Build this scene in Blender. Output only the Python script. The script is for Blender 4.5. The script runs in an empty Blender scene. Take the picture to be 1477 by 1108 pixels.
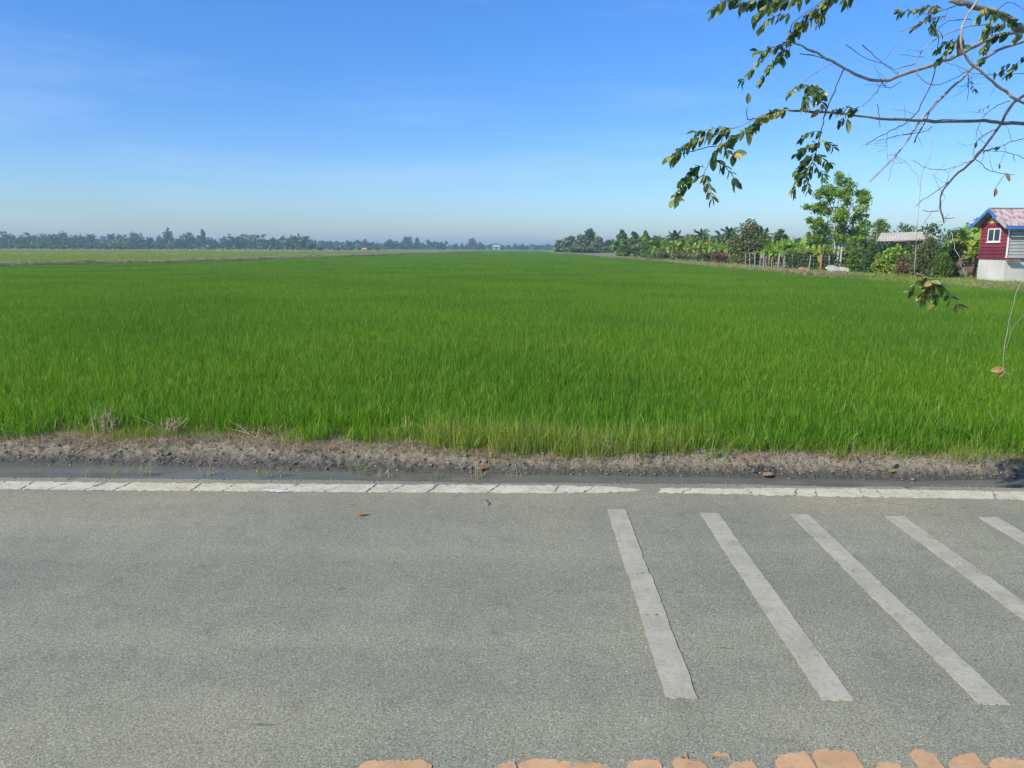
import bpy, math, random
import numpy as np
from mathutils import Vector, Matrix

SC = bpy.context.scene
COL = SC.collection
# ------------------------------------------------------------------ camera
F_PX, PW, PH, EYE = 1109.0, 1477.0, 1108.0, 1.7
PITCH = math.atan((554 - 358) / F_PX); YAW = math.radians(1.0); ROLL = math.radians(0.3)
CAMROT = Matrix.Rotation(YAW, 4, 'Z') @ Matrix.Rotation(math.pi / 2 - PITCH, 4, 'X') @ Matrix.Rotation(ROLL, 4, 'Z')
cam_d = bpy.data.cameras.new('camera'); cam = bpy.data.objects.new('camera', cam_d); COL.objects.link(cam)
cam.matrix_world = Matrix.Translation((0, 0, EYE)) @ CAMROT
cam_d.sensor_width = 36; cam_d.lens = 36 * F_PX / PW; cam_d.clip_start = 0.05; cam_d.clip_end = 8000
SC.camera = cam
# ------------------------------------------------------------------ light
SUN_EL = math.radians(37)
LIGHT_DIR = Vector((0.80 * math.cos(SUN_EL), 0.60 * math.cos(SUN_EL), -math.sin(SUN_EL))).normalized()
world = bpy.data.worlds.new("World"); SC.world = world; world.use_nodes = True
wn = world.node_tree; wn.nodes.clear()
wo = wn.nodes.new('ShaderNodeOutputWorld'); bg = wn.nodes.new('ShaderNodeBackground'); sky = wn.nodes.new('ShaderNodeTexSky')
sky.sky_type = 'NISHITA'; sky.sun_disc = False; sky.sun_elevation = SUN_EL
sky.sun_rotation = math.atan2(-LIGHT_DIR.x, -LIGHT_DIR.y); sky.air_density = 1.0; sky.dust_density = 0.6; sky.ozone_density = 2.5
hs = wn.nodes.new('ShaderNodeHueSaturation'); hs.inputs['Saturation'].default_value = 1.3
tint = wn.nodes.new('ShaderNodeMix'); tint.data_type = 'RGBA'; tint.blend_type = 'MULTIPLY'; tint.inputs[0].default_value = 1; tint.inputs[7].default_value = (.84, .99, 1.28, 1)
wn.links.new(sky.outputs[0], hs.inputs['Color']); wn.links.new(hs.outputs[0], tint.inputs[6]); 
tcw = wn.nodes.new('ShaderNodeTexCoord'); sxw = wn.nodes.new('ShaderNodeSeparateXYZ'); rw = wn.nodes.new('ShaderNodeValToRGB'); t2 = wn.nodes.new('ShaderNodeMix'); t2.data_type = 'RGBA'; t2.blend_type = 'MULTIPLY'; t2.inputs[0].default_value = 1
wn.links.new(tcw.outputs['Generated'], sxw.inputs[0]); wn.links.new(sxw.outputs[2], rw.inputs[0]); e_ = rw.color_ramp.elements
e_[0].position = 0.0; e_[0].color = (.76, .79, .80, 1); e_[1].position = .42; e_[1].color = (1.0, 1.0, 1.0, 1); k_ = e_.new(.16); k_.color = (.73, .79, .85, 1)
wn.links.new(tint.outputs[2], t2.inputs[6]); wn.links.new(rw.outputs[0], t2.inputs[7]); mpw = wn.nodes.new('ShaderNodeMapping'); mpw.inputs['Scale'].default_value = (1.0, 2.5, 9.0); mpw.inputs['Rotation'].default_value = (0, .12, 0)
nzw = wn.nodes.new('ShaderNodeTexNoise'); nzw.inputs['Scale'].default_value = 1.6; nzw.inputs['Detail'].default_value = 6; nzw.inputs['Roughness'].default_value = .6
crw = wn.nodes.new('ShaderNodeValToRGB'); crw.color_ramp.elements[0].position = .50; crw.color_ramp.elements[1].position = .85; crw.color_ramp.elements[0].color = (0, 0, 0, 1); crw.color_ramp.elements[1].color = (.20, .20, .20, 1)
cir = wn.nodes.new('ShaderNodeMix'); cir.data_type = 'RGBA'; cir.inputs[7].default_value = (5.6, 6.4, 7.2, 1)     # faint high cirrus
wn.links.new(tcw.outputs['Generated'], mpw.inputs[0]); wn.links.new(mpw.outputs[0], nzw.inputs['Vector']); wn.links.new(nzw.outputs['Fac'], crw.inputs[0])
wn.links.new(crw.outputs[0], cir.inputs[0]); wn.links.new(t2.outputs[2], cir.inputs[6]); wn.links.new(cir.outputs[2], bg.inputs['Color']); wn.links.new(bg.outputs[0], wo.inputs[0])
bg.inputs['Strength'].default_value = 0.14
sun_d = bpy.data.lights.new('sun', 'SUN'); sun_d.energy = 4.6; sun_d.angle = math.radians(0.53); sun_d.color = (1.0, 0.92, 0.77)
sun = bpy.data.objects.new('sun', sun_d); COL.objects.link(sun)
sun.rotation_euler = LIGHT_DIR.to_track_quat('-Z', 'Y').to_euler()
SC.view_settings.view_transform = 'Standard'; SC.view_settings.look = 'None'
SC.view_settings.exposure = 0.25; SC.view_settings.gamma = 1; SC.view_settings.use_curve_mapping = False
SC.render.engine = 'CYCLES'
SC.cycles.max_bounces = 6; SC.cycles.diffuse_bounces = 3; SC.cycles.glossy_bounces = 2; SC.cycles.transmission_bounces = 3
SC.cycles.volume_bounces = 0; SC.cycles.transparent_max_bounces = 8
SC.cycles.use_denoising = True

# ------------------------------------------------------------------ helpers
def ray(px, py):
    return CAMROT.to_3x3() @ Vector(((px - PW / 2) / F_PX, -(py - PH / 2) / F_PX, -1))
def G(px, py, z=0.0):
    r = ray(px, py); t = (z - EYE) / r.z
    return Vector((r.x * t, r.y * t, z))
def P(px, py, d):
    return Vector((0, 0, EYE)) + ray(px, py) * d
def ground_at(px, d, z=0.0):
    p = P(px, 358, d); return Vector((p.x, p.y, z))

def tag(o, label=None, cat=None, group=None, kind=None):
    if label: o['label'] = label
    if cat: o['category'] = cat
    if group: o['group'] = group
    if kind: o['kind'] = kind
    return o
def empty(name, loc=(0, 0, 0), rz=0, **k):
    o = bpy.data.objects.new(name, None); COL.objects.link(o)
    o.location = loc; o.rotation_euler = (0, 0, rz); o.empty_display_size = .2
    return tag(o, **k)
def link(name, me, mat=None, parent=None, loc=None, rot=None, smooth=False, **k):
    o = bpy.data.objects.new(name, me); COL.objects.link(o)
    if mat is not None and not me.materials:
        me.materials.append(mat)
    if parent is not None: o.parent = parent
    if loc is not None: o.location = loc
    if rot is not None: o.rotation_euler = rot
    if smooth: me.polygons.foreach_set('use_smooth', [True] * len(me.polygons))
    return tag(o, **k)
def pmesh(name, v, f, rnd=None):
    me = bpy.data.meshes.new(name); me.from_pydata([tuple(x) for x in v], [], f)
    if rnd is not None:
        a = me.attributes.new('rnd', 'FLOAT', 'POINT'); a.data.foreach_set('value', np.asarray(rnd, dtype=np.float32))
    me.update(); return me
def npmesh(name, V, F, rnd=None):
    V = np.asarray(V, dtype=np.float32); F = np.asarray(F, dtype=np.int32); k = F.shape[1]
    me = bpy.data.meshes.new(name); me.vertices.add(len(V)); me.vertices.foreach_set('co', V.ravel())
    me.loops.add(F.size); me.loops.foreach_set('vertex_index', F.ravel())
    me.polygons.add(len(F)); me.polygons.foreach_set('loop_start', np.arange(0, F.size, k, dtype=np.int32))
    me.update(calc_edges=True)
    if rnd is not None:
        a = me.attributes.new('rnd', 'FLOAT', 'POINT'); a.data.foreach_set('value', np.asarray(rnd, dtype=np.float32))
    me.validate(); return me

class MB:
    def __init__(s): s.v = []; s.f = []
    def add(s, v, f):
        n = len(s.v); s.v += [tuple(x) for x in v]; s.f += [tuple(i + n for i in q) for q in f]
    def box(s, x0, x1, y0, y1, z0, z1, M=None):
        v = [Vector(c) for c in ((x0,y0,z0),(x1,y0,z0),(x1,y1,z0),(x0,y1,z0),(x0,y0,z1),(x1,y0,z1),(x1,y1,z1),(x0,y1,z1))]
        if M is not None: v = [M @ c for c in v]
        s.add(v, [(0,3,2,1),(4,5,6,7),(0,1,5,4),(1,2,6,5),(2,3,7,6),(3,0,4,7)])
    def bar(s, a, b, w, h=None, up=(0, 0, 1)):
        a = Vector(a); b = Vector(b); h = h or w; d = (b - a).normalized(); u = Vector(up)
        if abs(d.dot(u)) > .95: u = Vector((1, 0, 0))
        sd = d.cross(u).normalized() * w / 2; u = sd.cross(d).normalized() * h / 2
        v = [a - sd - u, a + sd - u, a + sd + u, a - sd + u, b - sd - u, b + sd - u, b + sd + u, b - sd + u]
        s.add(v, [(0,1,2,3),(7,6,5,4),(0,4,5,1),(1,5,6,2),(2,6,7,3),(3,7,4,0)])
    def tube(s, pts, radii, n=6):
        pts = [Vector(p) for p in pts]; k0 = len(s.v); m = len(pts)
        prev = None
        for i, p in enumerate(pts):
            d = (pts[min(i + 1, m - 1)] - pts[max(i - 1, 0)])
            d = d.normalized() if d.length > 1e-9 else Vector((0, 0, 1))
            if prev is None:
                a = d.orthogonal().normalized()
            else:
                a = (prev - d * prev.dot(d)); a = a.normalized() if a.length > 1e-6 else d.orthogonal().normalized()
            prev = a; b = d.cross(a); r = radii[i] if hasattr(radii, '__len__') else radii
            for j in range(n):
                t = 2 * math.pi * j / n; s.v.append(tuple(p + (a * math.cos(t) + b * math.sin(t)) * r))
        for i in range(m - 1):
            for j in range(n):
                q = k0 + i * n; s.f.append((q + j, q + (j + 1) % n, q + n + (j + 1) % n, q + n + j))
        s.f.append(tuple(k0 + j for j in range(n))[::-1]); s.f.append(tuple(k0 + (m - 1) * n + j for j in range(n)))
    def mesh(s, name): return pmesh(name, s.v, s.f)
    def build(s, name, mat, parent=None, smooth=False, **k): return link(name, s.mesh(name), mat, parent, smooth=smooth, **k)

def vnoise(x, y, seed=0, octaves=4, base=1.0, gain=.5):
    """fractal value noise on arrays"""
    out = np.zeros_like(x, dtype=float); amp = 1.0; tot = 0
    rng = np.random.RandomState(seed)
    for o in range(octaves):
        T = rng.rand(256, 256); fx = x * base * 2 ** o; fy = y * base * 2 ** o
        ix = np.floor(fx).astype(int); iy = np.floor(fy).astype(int); u = fx - ix; w = fy - iy
        u = u * u * (3 - 2 * u); w = w * w * (3 - 2 * w)
        g = lambda a, b: T[(ix + a) & 255, (iy + b) & 255]
        out += amp * ((g(0, 0) * (1 - u) + g(1, 0) * u) * (1 - w) + (g(0, 1) * (1 - u) + g(1, 1) * u) * w); tot += amp; amp *= gain
    return out / tot

# ------------------------------------------------------------------ materials
def newmat(name):
    m = bpy.data.materials.new(name); m.use_nodes = True; nt = m.node_tree
    return m, nt, nt.nodes['Principled BSDF'], nt.nodes['Material Output']
def N(nt, t, **k):
    n = nt.nodes.new(t)
    for a, b in k.items():
        if a in n.inputs: n.inputs[a].default_value = b
        else: setattr(n, a, b)
    return n
def ramp(nt, fac, stops):
    r = nt.nodes.new('ShaderNodeValToRGB'); e = r.color_ramp.elements
    while len(e) < len(stops): e.new(0.5)
    for i, (p, c) in enumerate(stops):
        e[i].position = p; e[i].color = (*c, 1) if len(c) == 3 else c
    nt.links.new(fac, r.inputs[0]); return r.outputs[0]
def mixc(nt, fac, a, b, mode='MIX'):
    m = nt.nodes.new('ShaderNodeMix'); m.data_type = 'RGBA'; m.blend_type = mode
    for s, val in ((m.inputs[0], fac), (m.inputs[6], a), (m.inputs[7], b)):
        if hasattr(val, 'is_linked'): nt.links.new(val, s)
        elif isinstance(val, (int, float)): s.default_value = val
        else: s.default_value = (*val, 1)
    return m.outputs[2]
def pos(nt, scale=(1, 1, 1), obj=False):
    g = nt.nodes.new('ShaderNodeTexCoord').outputs['Object'] if obj else nt.nodes.new('ShaderNodeNewGeometry').outputs['Position']
    mp = nt.nodes.new('ShaderNodeMapping'); mp.inputs['Scale'].default_value = scale; nt.links.new(g, mp.inputs[0]); return mp.outputs[0]
def noise(nt, vec, scale, detail=3, rough=.55):
    n = N(nt, 'ShaderNodeTexNoise', Scale=scale, Detail=detail, Roughness=rough); nt.links.new(vec, n.inputs['Vector']); return n.outputs['Fac']
def bump(nt, bsdf, h, strength, dist):
    b = N(nt, 'ShaderNodeBump', Strength=strength, Distance=dist); nt.links.new(h, b.inputs['Height']); nt.links.new(b.outputs[0], bsdf.inputs['Normal'])

def simple_mat(name, c1, c2, scale=3, rough=.8, bmp=0, spec=.3, metallic=0, stretch=(1, 1, 1), detail=4):
    m, nt, b, o = newmat(name); v = pos(nt, stretch, obj=True)
    f = noise(nt, v, scale, detail); c = ramp(nt, f, [(.3, c1), (.7, c2)])
    nt.links.new(c, b.inputs['Base Color']); b.inputs['Roughness'].default_value = rough
    b.inputs['Specular IOR Level'].default_value = spec; b.inputs['Metallic'].default_value = metallic
    if bmp: bump(nt, b, f, .6, bmp)
    return m
def leaf_mat(name, stops, trans=.35, rough=.5, spec=.35, big=None, tcol=None):
    """per-leaf colour from the rnd attribute, plus light through the leaf"""
    m, nt, b, o = newmat(name)
    a = N(nt, 'ShaderNodeAttribute', attribute_name='rnd'); col = ramp(nt, a.outputs['Fac'], stops)
    if big:
        f = noise(nt, pos(nt), big[0], 2); col = mixc(nt, ramp(nt, f, [(.38, (0, 0, 0)), (.66, (1, 1, 1))]), col, mixc(nt, 1.0, col, big[1], 'MULTIPLY'))
    nt.links.new(col, b.inputs['Base Color']); b.inputs['Roughness'].default_value = rough; b.inputs['Specular IOR Level'].default_value = spec
    t = nt.nodes.new('ShaderNodeBsdfTranslucent'); tc = mixc(nt, 1.0, col, tcol or (1.25, 1.3, .5), 'MULTIPLY'); nt.links.new(tc, t.inputs[0])
    ms = nt.nodes.new('ShaderNodeMixShader'); ms.inputs[0].default_value = trans
    nt.links.new(b.outputs[0], ms.inputs[1]); nt.links.new(t.outputs[0], ms.inputs[2]); nt.links.new(ms.outputs[0], o.inputs[0])
    return m

M = {}
M['rice'] = leaf_mat('rice_leaf', [(0, (.075, .185, .009)), (.5, (.152, .31, .016)), (.93, (.25, .42, .028)), (1, (.44, .44, .12))], .45, .42, .3, big=(.16, (.70, .82, .9)))
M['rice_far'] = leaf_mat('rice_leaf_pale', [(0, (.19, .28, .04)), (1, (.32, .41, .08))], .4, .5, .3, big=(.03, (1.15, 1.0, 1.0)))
M['weed'] = leaf_mat('weed_leaf', [(0, (.13, .23, .025)), (.6, (.26, .36, .05)), (1, (.46, .42, .17))], .4, .6, .2)
M['straw'] = leaf_mat('dry_straw', [(0, (.20, .15, .085)), (.5, (.38, .31, .19)), (1, (.60, .52, .35))], .25, .8, .1, tcol=(1, .9, .6))
M['leafdark'] = leaf_mat('leaf_dark', [(0, (.05, .10, .028)), (1, (.12, .19, .055))], .3, .45, .35)
M['leafmid'] = leaf_mat('leaf_mid', [(0, (.09, .165, .035)), (1, (.22, .31, .065))], .35, .5, .3)
M['leafolive'] = leaf_mat('leaf_olive', [(0, (.10, .13, .05)), (1, (.22, .25, .10))], .3, .6, .2)
M['leafbright'] = leaf_mat('leaf_bright', [(0, (.14, .26, .03)), (1, (.34, .48, .07))], .4, .45, .35)
M['leafyellow'] = leaf_mat('leaf_yellowgreen', [(0, (.17, .27, .03)), (1, (.40, .48, .08))], .4, .5, .3)
M['leafbrown'] = leaf_mat('leaf_dry_brown', [(0, (.13, .085, .055)), (1, (.30, .21, .14))], .2, .8, .1, tcol=(1, .9, .6))
M['leafnear'] = leaf_mat('leaflet_near', [(0, (.035, .085, .028)), (.45, (.075, .15, .045)), (.75, (.19, .26, .08)), (1, (.36, .40, .16))], .28, .35, .5)
M['leafwarm'] = leaf_mat('leaflet_yellowing', [(0, (.16, .20, .05)), (.5, (.32, .34, .10)), (.85, (.46, .42, .15)), (1, (.48, .30, .11))], .35, .4, .4)
M['leafdead'] = leaf_mat('leaf_dead_tan', [(0, (.25, .13, .06)), (1, (.45, .27, .14))], .25, .7, .2, tcol=(1, .8, .5))
M['bark'] = simple_mat('bark_grey', (.13, .11, .085), (.30, .27, .22), 14, .9, .004, stretch=(1, 1, .4))
M['barkpale'] = simple_mat('bark_pale', (.38, .36, .32), (.62, .60, .55), 6, .85, .004)
M['twigdark'] = simple_mat('twig_dark', (.05, .04, .032), (.13, .105, .085), 30, .8)
M['twigpale'] = simple_mat('twig_pale', (.22, .20, .17), (.42, .39, .33), 20, .75)
M['palmtrunk'] = simple_mat('palm_trunk', (.16, .13, .10), (.28, .24, .19), 5, .9)
M['pith'] = simple_mat('banana_stem', (.16, .19, .06), (.36, .30, .12), 3, .6, stretch=(1, 1, .3))

def asphalt():
    m, nt, b, o = newmat('asphalt'); v = pos(nt)
    vo = N(nt, 'ShaderNodeTexVoronoi', Scale=220.0, Randomness=1.0); nt.links.new(v, vo.inputs['Vector'])
    sep = nt.nodes.new('ShaderNodeSeparateColor'); nt.links.new(vo.outputs['Color'], sep.inputs[0])
    base = ramp(nt, sep.outputs[0], [(0, (.180, .175, .125)), (.35, (.25, .246, .172)), (.72, (.295, .288, .203)), (.95, (.355, .345, .248)), (1, (.50, .49, .39))])
    pits = ramp(nt, noise(nt, v, 110, 2), [(.33, (.52, .52, .52)), (.44, (1, 1, 1))]); c = mixc(nt, 1.0, base, pits, 'MULTIPLY')
    f2 = noise(nt, pos(nt, (1, .35, 1)), .9, 5, .6); c = mixc(nt, 1.0, c, ramp(nt, f2, [(.3, (.84, .87, .88)), (.7, (1.10, 1.07, 1.02))]), 'MULTIPLY')
    f3 = noise(nt, pos(nt, (1, 1, 1)), 5.5, 5, .65); c = mixc(nt, 1.0, c, ramp(nt, f3, [(.25, (.80, .80, .80)), (.42, (1, 1, 1)), (.7, (1.07, 1.07, 1.06))]), 'MULTIPLY')
    # wheel-polished tracks running along the lane, short dragged scuffs, a few hairline cracks
    f4 = noise(nt, pos(nt, (.12, 1.5, 1)), 1.0, 4, .6); c = mixc(nt, 1.0, c, ramp(nt, f4, [(.32, (.88, .89, .90)), (.68, (1.09, 1.08, 1.06))]), 'MULTIPLY')
    f5 = noise(nt, pos(nt, (3, 17, 1)), 1.3, 3, .7); c = mixc(nt, 1.0, c, ramp(nt, f5, [(.27, (.60, .60, .60)), (.33, (1, 1, 1)), (.70, (1, 1, 1)), (.76, (1.16, 1.16, 1.14))]), 'MULTIPLY')
    ck = N(nt, 'ShaderNodeTexVoronoi', Scale=.55, feature='DISTANCE_TO_EDGE'); wv = mixc(nt, .10, pos(nt), N(nt, 'ShaderNodeTexNoise', Scale=3.0, Detail=5.0).outputs['Color'], 'ADD'); nt.links.new(wv, ck.inputs['Vector'])
    gate = ramp(nt, noise(nt, v, .6, 2), [(.58, (0, 0, 0)), (.68, (.7, .7, .7))]); cm = ramp(nt, ck.outputs['Distance'], [(.0015, (.55, .55, .55)), (.004, (0, 0, 0))])
    c = mixc(nt, mixc(nt, 1.0, cm, gate, 'MULTIPLY'), c, (.06, .06, .05))
    # a few dark blots where tar shows, shallow scuffs
    vb = N(nt, 'ShaderNodeTexVoronoi', Scale=1.7, Randomness=1.0, feature='F1'); nt.links.new(pos(nt, (1, 1.5, 1)), vb.inputs['Vector'])
    ad = nt.nodes.new('ShaderNodeMath'); ad.operation = 'ADD'; nt.links.new(vb.outputs['Distance'], ad.inputs[0])
    nn = N(nt, 'ShaderNodeMath', operation='MULTIPLY'); nt.links.new(noise(nt, v, 26, 3), nn.inputs[0]); nn.inputs[1].default_value = .09; nt.links.new(nn.outputs[0], ad.inputs[1])
    c = mixc(nt, ramp(nt, ad.outputs[0], [(.065, (.42, .42, .42)), (.095, (0, 0, 0))]), c, (.075, .08, .075))
    # pale worn dusty band along the lane edge
    sx = nt.nodes.new('ShaderNodeSeparateXYZ'); nt.links.new(nt.nodes.new('ShaderNodeNewGeometry').outputs['Position'], sx.inputs[0])
    ym = N(nt, 'ShaderNodeMapRange'); nt.links.new(sx.outputs[1], ym.inputs[0]); ym.inputs[1].default_value = 4.4; ym.inputs[2].default_value = 5.2
    c = mixc(nt, 1.0, c, ramp(nt, ym.outputs[0], [(0, (1, 1, 1)), (1, (1.07, 1.0, .94))]), 'MULTIPLY')
    nt.links.new(c, b.inputs['Base Color']); b.inputs['Roughness'].default_value = .82; b.inputs['Specular IOR Level'].default_value = .25
    h = N(nt, 'ShaderNodeMath', operation='ADD'); nt.links.new(sep.outputs[0], h.inputs[0]); nt.links.new(noise(nt, v, 60, 3), h.inputs[1])
    bump(nt, b, h.outputs[0], .6, .003); return m
M['asphalt'] = asphalt()
def paint(name, c, worn, amount):
    m, nt, b, o = newmat(name); v = pos(nt)
    f = noise(nt, v, 45, 5, .7); col = ramp(nt, f, [(amount - .05, worn), (amount + .05, c)])
    f2 = noise(nt, pos(nt, (1, 1, 1)), 6, 4, .6); col = mixc(nt, 1.0, col, ramp(nt, f2, [(.3, (.74, .73, .70)), (.62, (1, 1, 1))]), 'MULTIPLY')
    nt.links.new(col, b.inputs['Base Color']); b.inputs['Roughness'].default_value = .7; bump(nt, b, noise(nt, v, 160, 2), .5, .0015); return m
M['cream'] = paint('paint_cream', (.60, .55, .37), (.34, .32, .25), .42)
M['greypaint'] = paint('paint_worn_grey', (.43, .40, .285), (.33, .31, .235), .42)
M['orange'] = paint('paint_orange', (.60, .35, .165), (.40, .31, .20), .42)
M['splash'] = paint('paint_white_splash', (.66, .65, .60), (.34, .34, .29), .44)

def mud():
    m, nt, b, o = newmat('bank_mud'); v = pos(nt)
    g = nt.nodes.new('ShaderNodeNewGeometry'); sx = nt.nodes.new('ShaderNodeSeparateXYZ'); nt.links.new(g.outputs['Position'], sx.inputs[0])
    f = noise(nt, v, 14, 5, .7); fine = noise(nt, v, 70, 4, .7)
    dry = ramp(nt, fine, [(.3, (.09, .084, .055)), (.5, (.24, .222, .150)), (.7, (.46, .43, .30))])
    dry = mixc(nt, ramp(nt, f, [(.45, (0, 0, 0)), (.65, (1, 1, 1))]), dry, (.26, .21, .145))
    wet = ramp(nt, fine, [(.3, (.03, .03, .024)), (.7, (.12, .115, .09))])
    # the mud is soaked up to a ragged line a few cm above the water
    a = N(nt, 'ShaderNodeMath', operation='MULTIPLY_ADD'); nt.links.new(f, a.inputs[0]); a.inputs[1].default_value = .16; nt.links.new(sx.outputs[2], a.inputs[2])
    w = N(nt, 'ShaderNodeMapRange'); nt.links.new(a.outputs[0], w.inputs[0]); w.inputs[1].default_value = -.135; w.inputs[2].default_value = -.07
    nt.links.new(mixc(nt, w.outputs[0], wet, dry), b.inputs['Base Color'])
    rr = N(nt, 'ShaderNodeMapRange'); nt.links.new(w.outputs[0], rr.inputs[0]); rr.inputs[3].default_value = .5; rr.inputs[4].default_value = .95; nt.links.new(rr.outputs[0], b.inputs['Roughness'])
    b.inputs['Specular IOR Level'].default_value = .3
    bump(nt, b, fine, 1.0, .012); return m
M['mud'] = mud()
def dryground(name, green=.45):
    m, nt, b, o = newmat(name); v = pos(nt)
    f = noise(nt, v, .5, 6, .7); fi = noise(nt, v, 12, 5, .7)
    c1 = ramp(nt, fi, [(.3, (.22, .18, .10)), (.7, (.42, .36, .23))]); c2 = ramp(nt, fi, [(.3, (.05, .08, .02)), (.7, (.13, .17, .05))])
    nt.links.new(mixc(nt, ramp(nt, f, [(green, (0, 0, 0)), (green + .15, (1, 1, 1))]), c1, c2), b.inputs['Base Color'])
    b.inputs['Roughness'].default_value = .95; bump(nt, b, fi, .8, .05); return m
M['verge'] = dryground('verge_earth', .41); M['plain'] = dryground('plain_ground', .3)
M['paddymud'] = simple_mat('paddy_mud', (.03, .045, .015), (.06, .08, .025), 2, .6)
M['stemtan'] = simple_mat('dry_stem_tan', (.30, .24, .14), (.52, .44, .28), 30, .85); M['stembrown'] = simple_mat('dry_stem_brown', (.20, .12, .08), (.36, .24, .16), 30, .85); M['stemgreen'] = simple_mat('green_stem', (.12, .20, .04), (.24, .32, .08), 30, .7)
M['clod'] = simple_mat('dry_clod', (.12, .11, .085), (.29, .27, .21), 60, .95)
def water():
    m, nt, b, o = newmat('ditch_water'); v = pos(nt, (1, 2.2, 1))
    c = ramp(nt, noise(nt, v, 1.6, 4), [(.35, (.105, .108, .08)), (.65, (.155, .155, .12))])
    nt.links.new(c, b.inputs['Base Color']); b.inputs['Roughness'].default_value = .16; b.inputs['IOR'].default_value = 1.33
    b.inputs['Specular IOR Level'].default_value = .55
    bump(nt, b, noise(nt, v, 11, 3), .25, .01); return m
M['water'] = water()
M['red'] = simple_mat('red_board_paint', (.20, .028, .04), (.26, .045, .06), 2.5, .6)
M['redlow'] = simple_mat('red_board_dark', (.13, .02, .032), (.17, .03, .042), 2.5, .65)
M['greyboard'] = simple_mat('grey_board', (.30, .31, .28), (.44, .45, .41), 2.2, .8, stretch=(1, 1, 6))
M['whitewall'] = simple_mat('white_wall', (.46, .45, .40), (.60, .58, .52), 1.2, .8)
M['blue'] = simple_mat('blue_fascia_paint', (.03, .14, .40), (.06, .22, .52), 3, .5)
M['cream_gable'] = simple_mat('peach_gable', (.62, .38, .18), (.72, .48, .26), 3, .7)
M['white'] = simple_mat('window_white', (.74, .74, .74), (.82, .82, .82), 3, .4)
M['teal'] = simple_mat('teal_metal', (.06, .32, .36), (.10, .42, .46), 3, .5)
M['tealpale'] = simple_mat('teal_sheet_pale', (.36, .58, .56), (.50, .68, .66), 2, .6)
M['glass'] = simple_mat('window_glass', (.015, .035, .04), (.03, .06, .06), 1, .08, spec=.6)
M['dark'] = simple_mat('dark_opening', (.012, .012, .012), (.02, .02, .02), 1, .8)
def pinkroof():
    m, nt, b, o = newmat('faded_pink_roof'); v = pos(nt, (1, 1, 1), True)
    f = noise(nt, pos(nt, (5, 1.2, 1), True), 1.6, 4, .7)
    c = ramp(nt, f, [(.36, (.26, .11, .13)), (.46, (.34, .22, .23)), (.54, (.42, .37, .35)), (.8, (.50, .47, .42))])
    nt.links.new(c, b.inputs['Base Color']); b.inputs['Roughness'].default_value = .55; return m
M['pinkroof'] = pinkroof()
M['shedroof'] = simple_mat('shed_roof_sheet', (.40, .37, .29), (.54, .50, .41), 1.2, .7)
M['post'] = simple_mat('concrete_post', (.24, .24, .20), (.42, .41, .36), 4, .85)
M['rust'] = simple_mat('rusty_post', (.30, .12, .07), (.42, .20, .12), 4, .8)
M['wire'] = simple_mat('fence_wire', (.25, .25, .24), (.35, .35, .34), 4, .5, metallic=.6)
M['pinkpipe'] = simple_mat('pink_scrap', (.50, .20, .16), (.62, .32, .26), 4, .7)
M['scrapwhite'] = simple_mat('scrap_pale', (.32, .31, .28), (.48, .46, .42), 3, .7)
M['stone'] = simple_mat('gravel', (.10, .095, .085), (.30, .28, .25), 40, .9)
M['wall_far'] = simple_mat('far_white_wall', (.60, .60, .60), (.7, .7, .7), 1, .8)
M['tarp'] = simple_mat('orange_tarp', (.55, .24, .10), (.65, .32, .14), 1, .8)

# ------------------------------------------------------------------ ground, water, road
ZW, ZT, ZF = -.25, -.12, -.14            # ditch water, bank top, paddy ground
def curve_pts(pts, z): return np.array([[*G(x, y, z)[:2]] for x, y in pts])
foot = curve_pts([(0, 665), (250, 668), (500, 676), (730, 679), (1000, 683), (1300, 688), (1477, 686)], ZW)
back = curve_pts([(0, 630), (120, 629), (250, 630), (370, 627), (440, 634), (500, 632), (620, 641), (700, 650), (800, 652), (900, 655), (1000, 648), (1150, 650), (1300, 656), (1477, 662)], ZT)
f_foot = lambda x: np.interp(x, foot[:, 0], foot[:, 1]) - .11
f_back = lambda x: np.interp(x, back[:, 0], back[:, 1])
def grid(name, xs, ys, zf, mat, **k):
    X, Y = np.meshgrid(xs, ys); Z = zf(X, Y); n, m_ = X.shape
    V = np.stack([X.ravel(), Y.ravel(), Z.ravel()], 1)
    i = np.arange(n * m_).reshape(n, m_); Fq = np.stack([i[:-1, :-1].ravel(), i[:-1, 1:].ravel(), i[1:, 1:].ravel(), i[1:, :-1].ravel()], 1)
    return link(name, npmesh(name, V, Fq), mat, smooth=True, **k)
xs = np.array([-3000, -600, -200, -60, -20, 0, 20, 60, 200, 600, 3000.]); ys = np.array([-600, -100, -20, 0, 5, 8, 20, 60, 200, 600, 1500, 3000.])
grid('ground', xs, ys, lambda X, Y: np.full_like(X, -.55), M['plain'], kind='structure')
grid('paddy_soil', np.linspace(-60, 31, 30), np.linspace(7.9, 430, 40), lambda X, Y: np.full_like(X, ZF), M['paddymud'], kind='structure')
m = MB(); m.box(-60, 60, -1.2, 5.475, -.5, 0.0)
road = grid('road', np.linspace(-60, 60, 41), np.array([-1.2, 2, 5.40]), lambda X, Y: np.zeros_like(X), M['asphalt'], kind='structure')
def shoulder_z(X, Y):
    t = np.clip((Y - 5.455 - .06 * (vnoise(X, Y * 0, 5, 4, 1.3) - .5)) / .16, 0, 1)
    return -.002 - .40 * t ** 2 * (3 - 2 * t) + .012 * (vnoise(X, Y, 7, 3, 30) - .5) * np.clip(t * 4, 0, 1)
grid('road_shoulder', np.arange(-7, 7, .03), np.linspace(5.395, 5.70, 24), shoulder_z, M['asphalt'], kind='structure')
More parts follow.
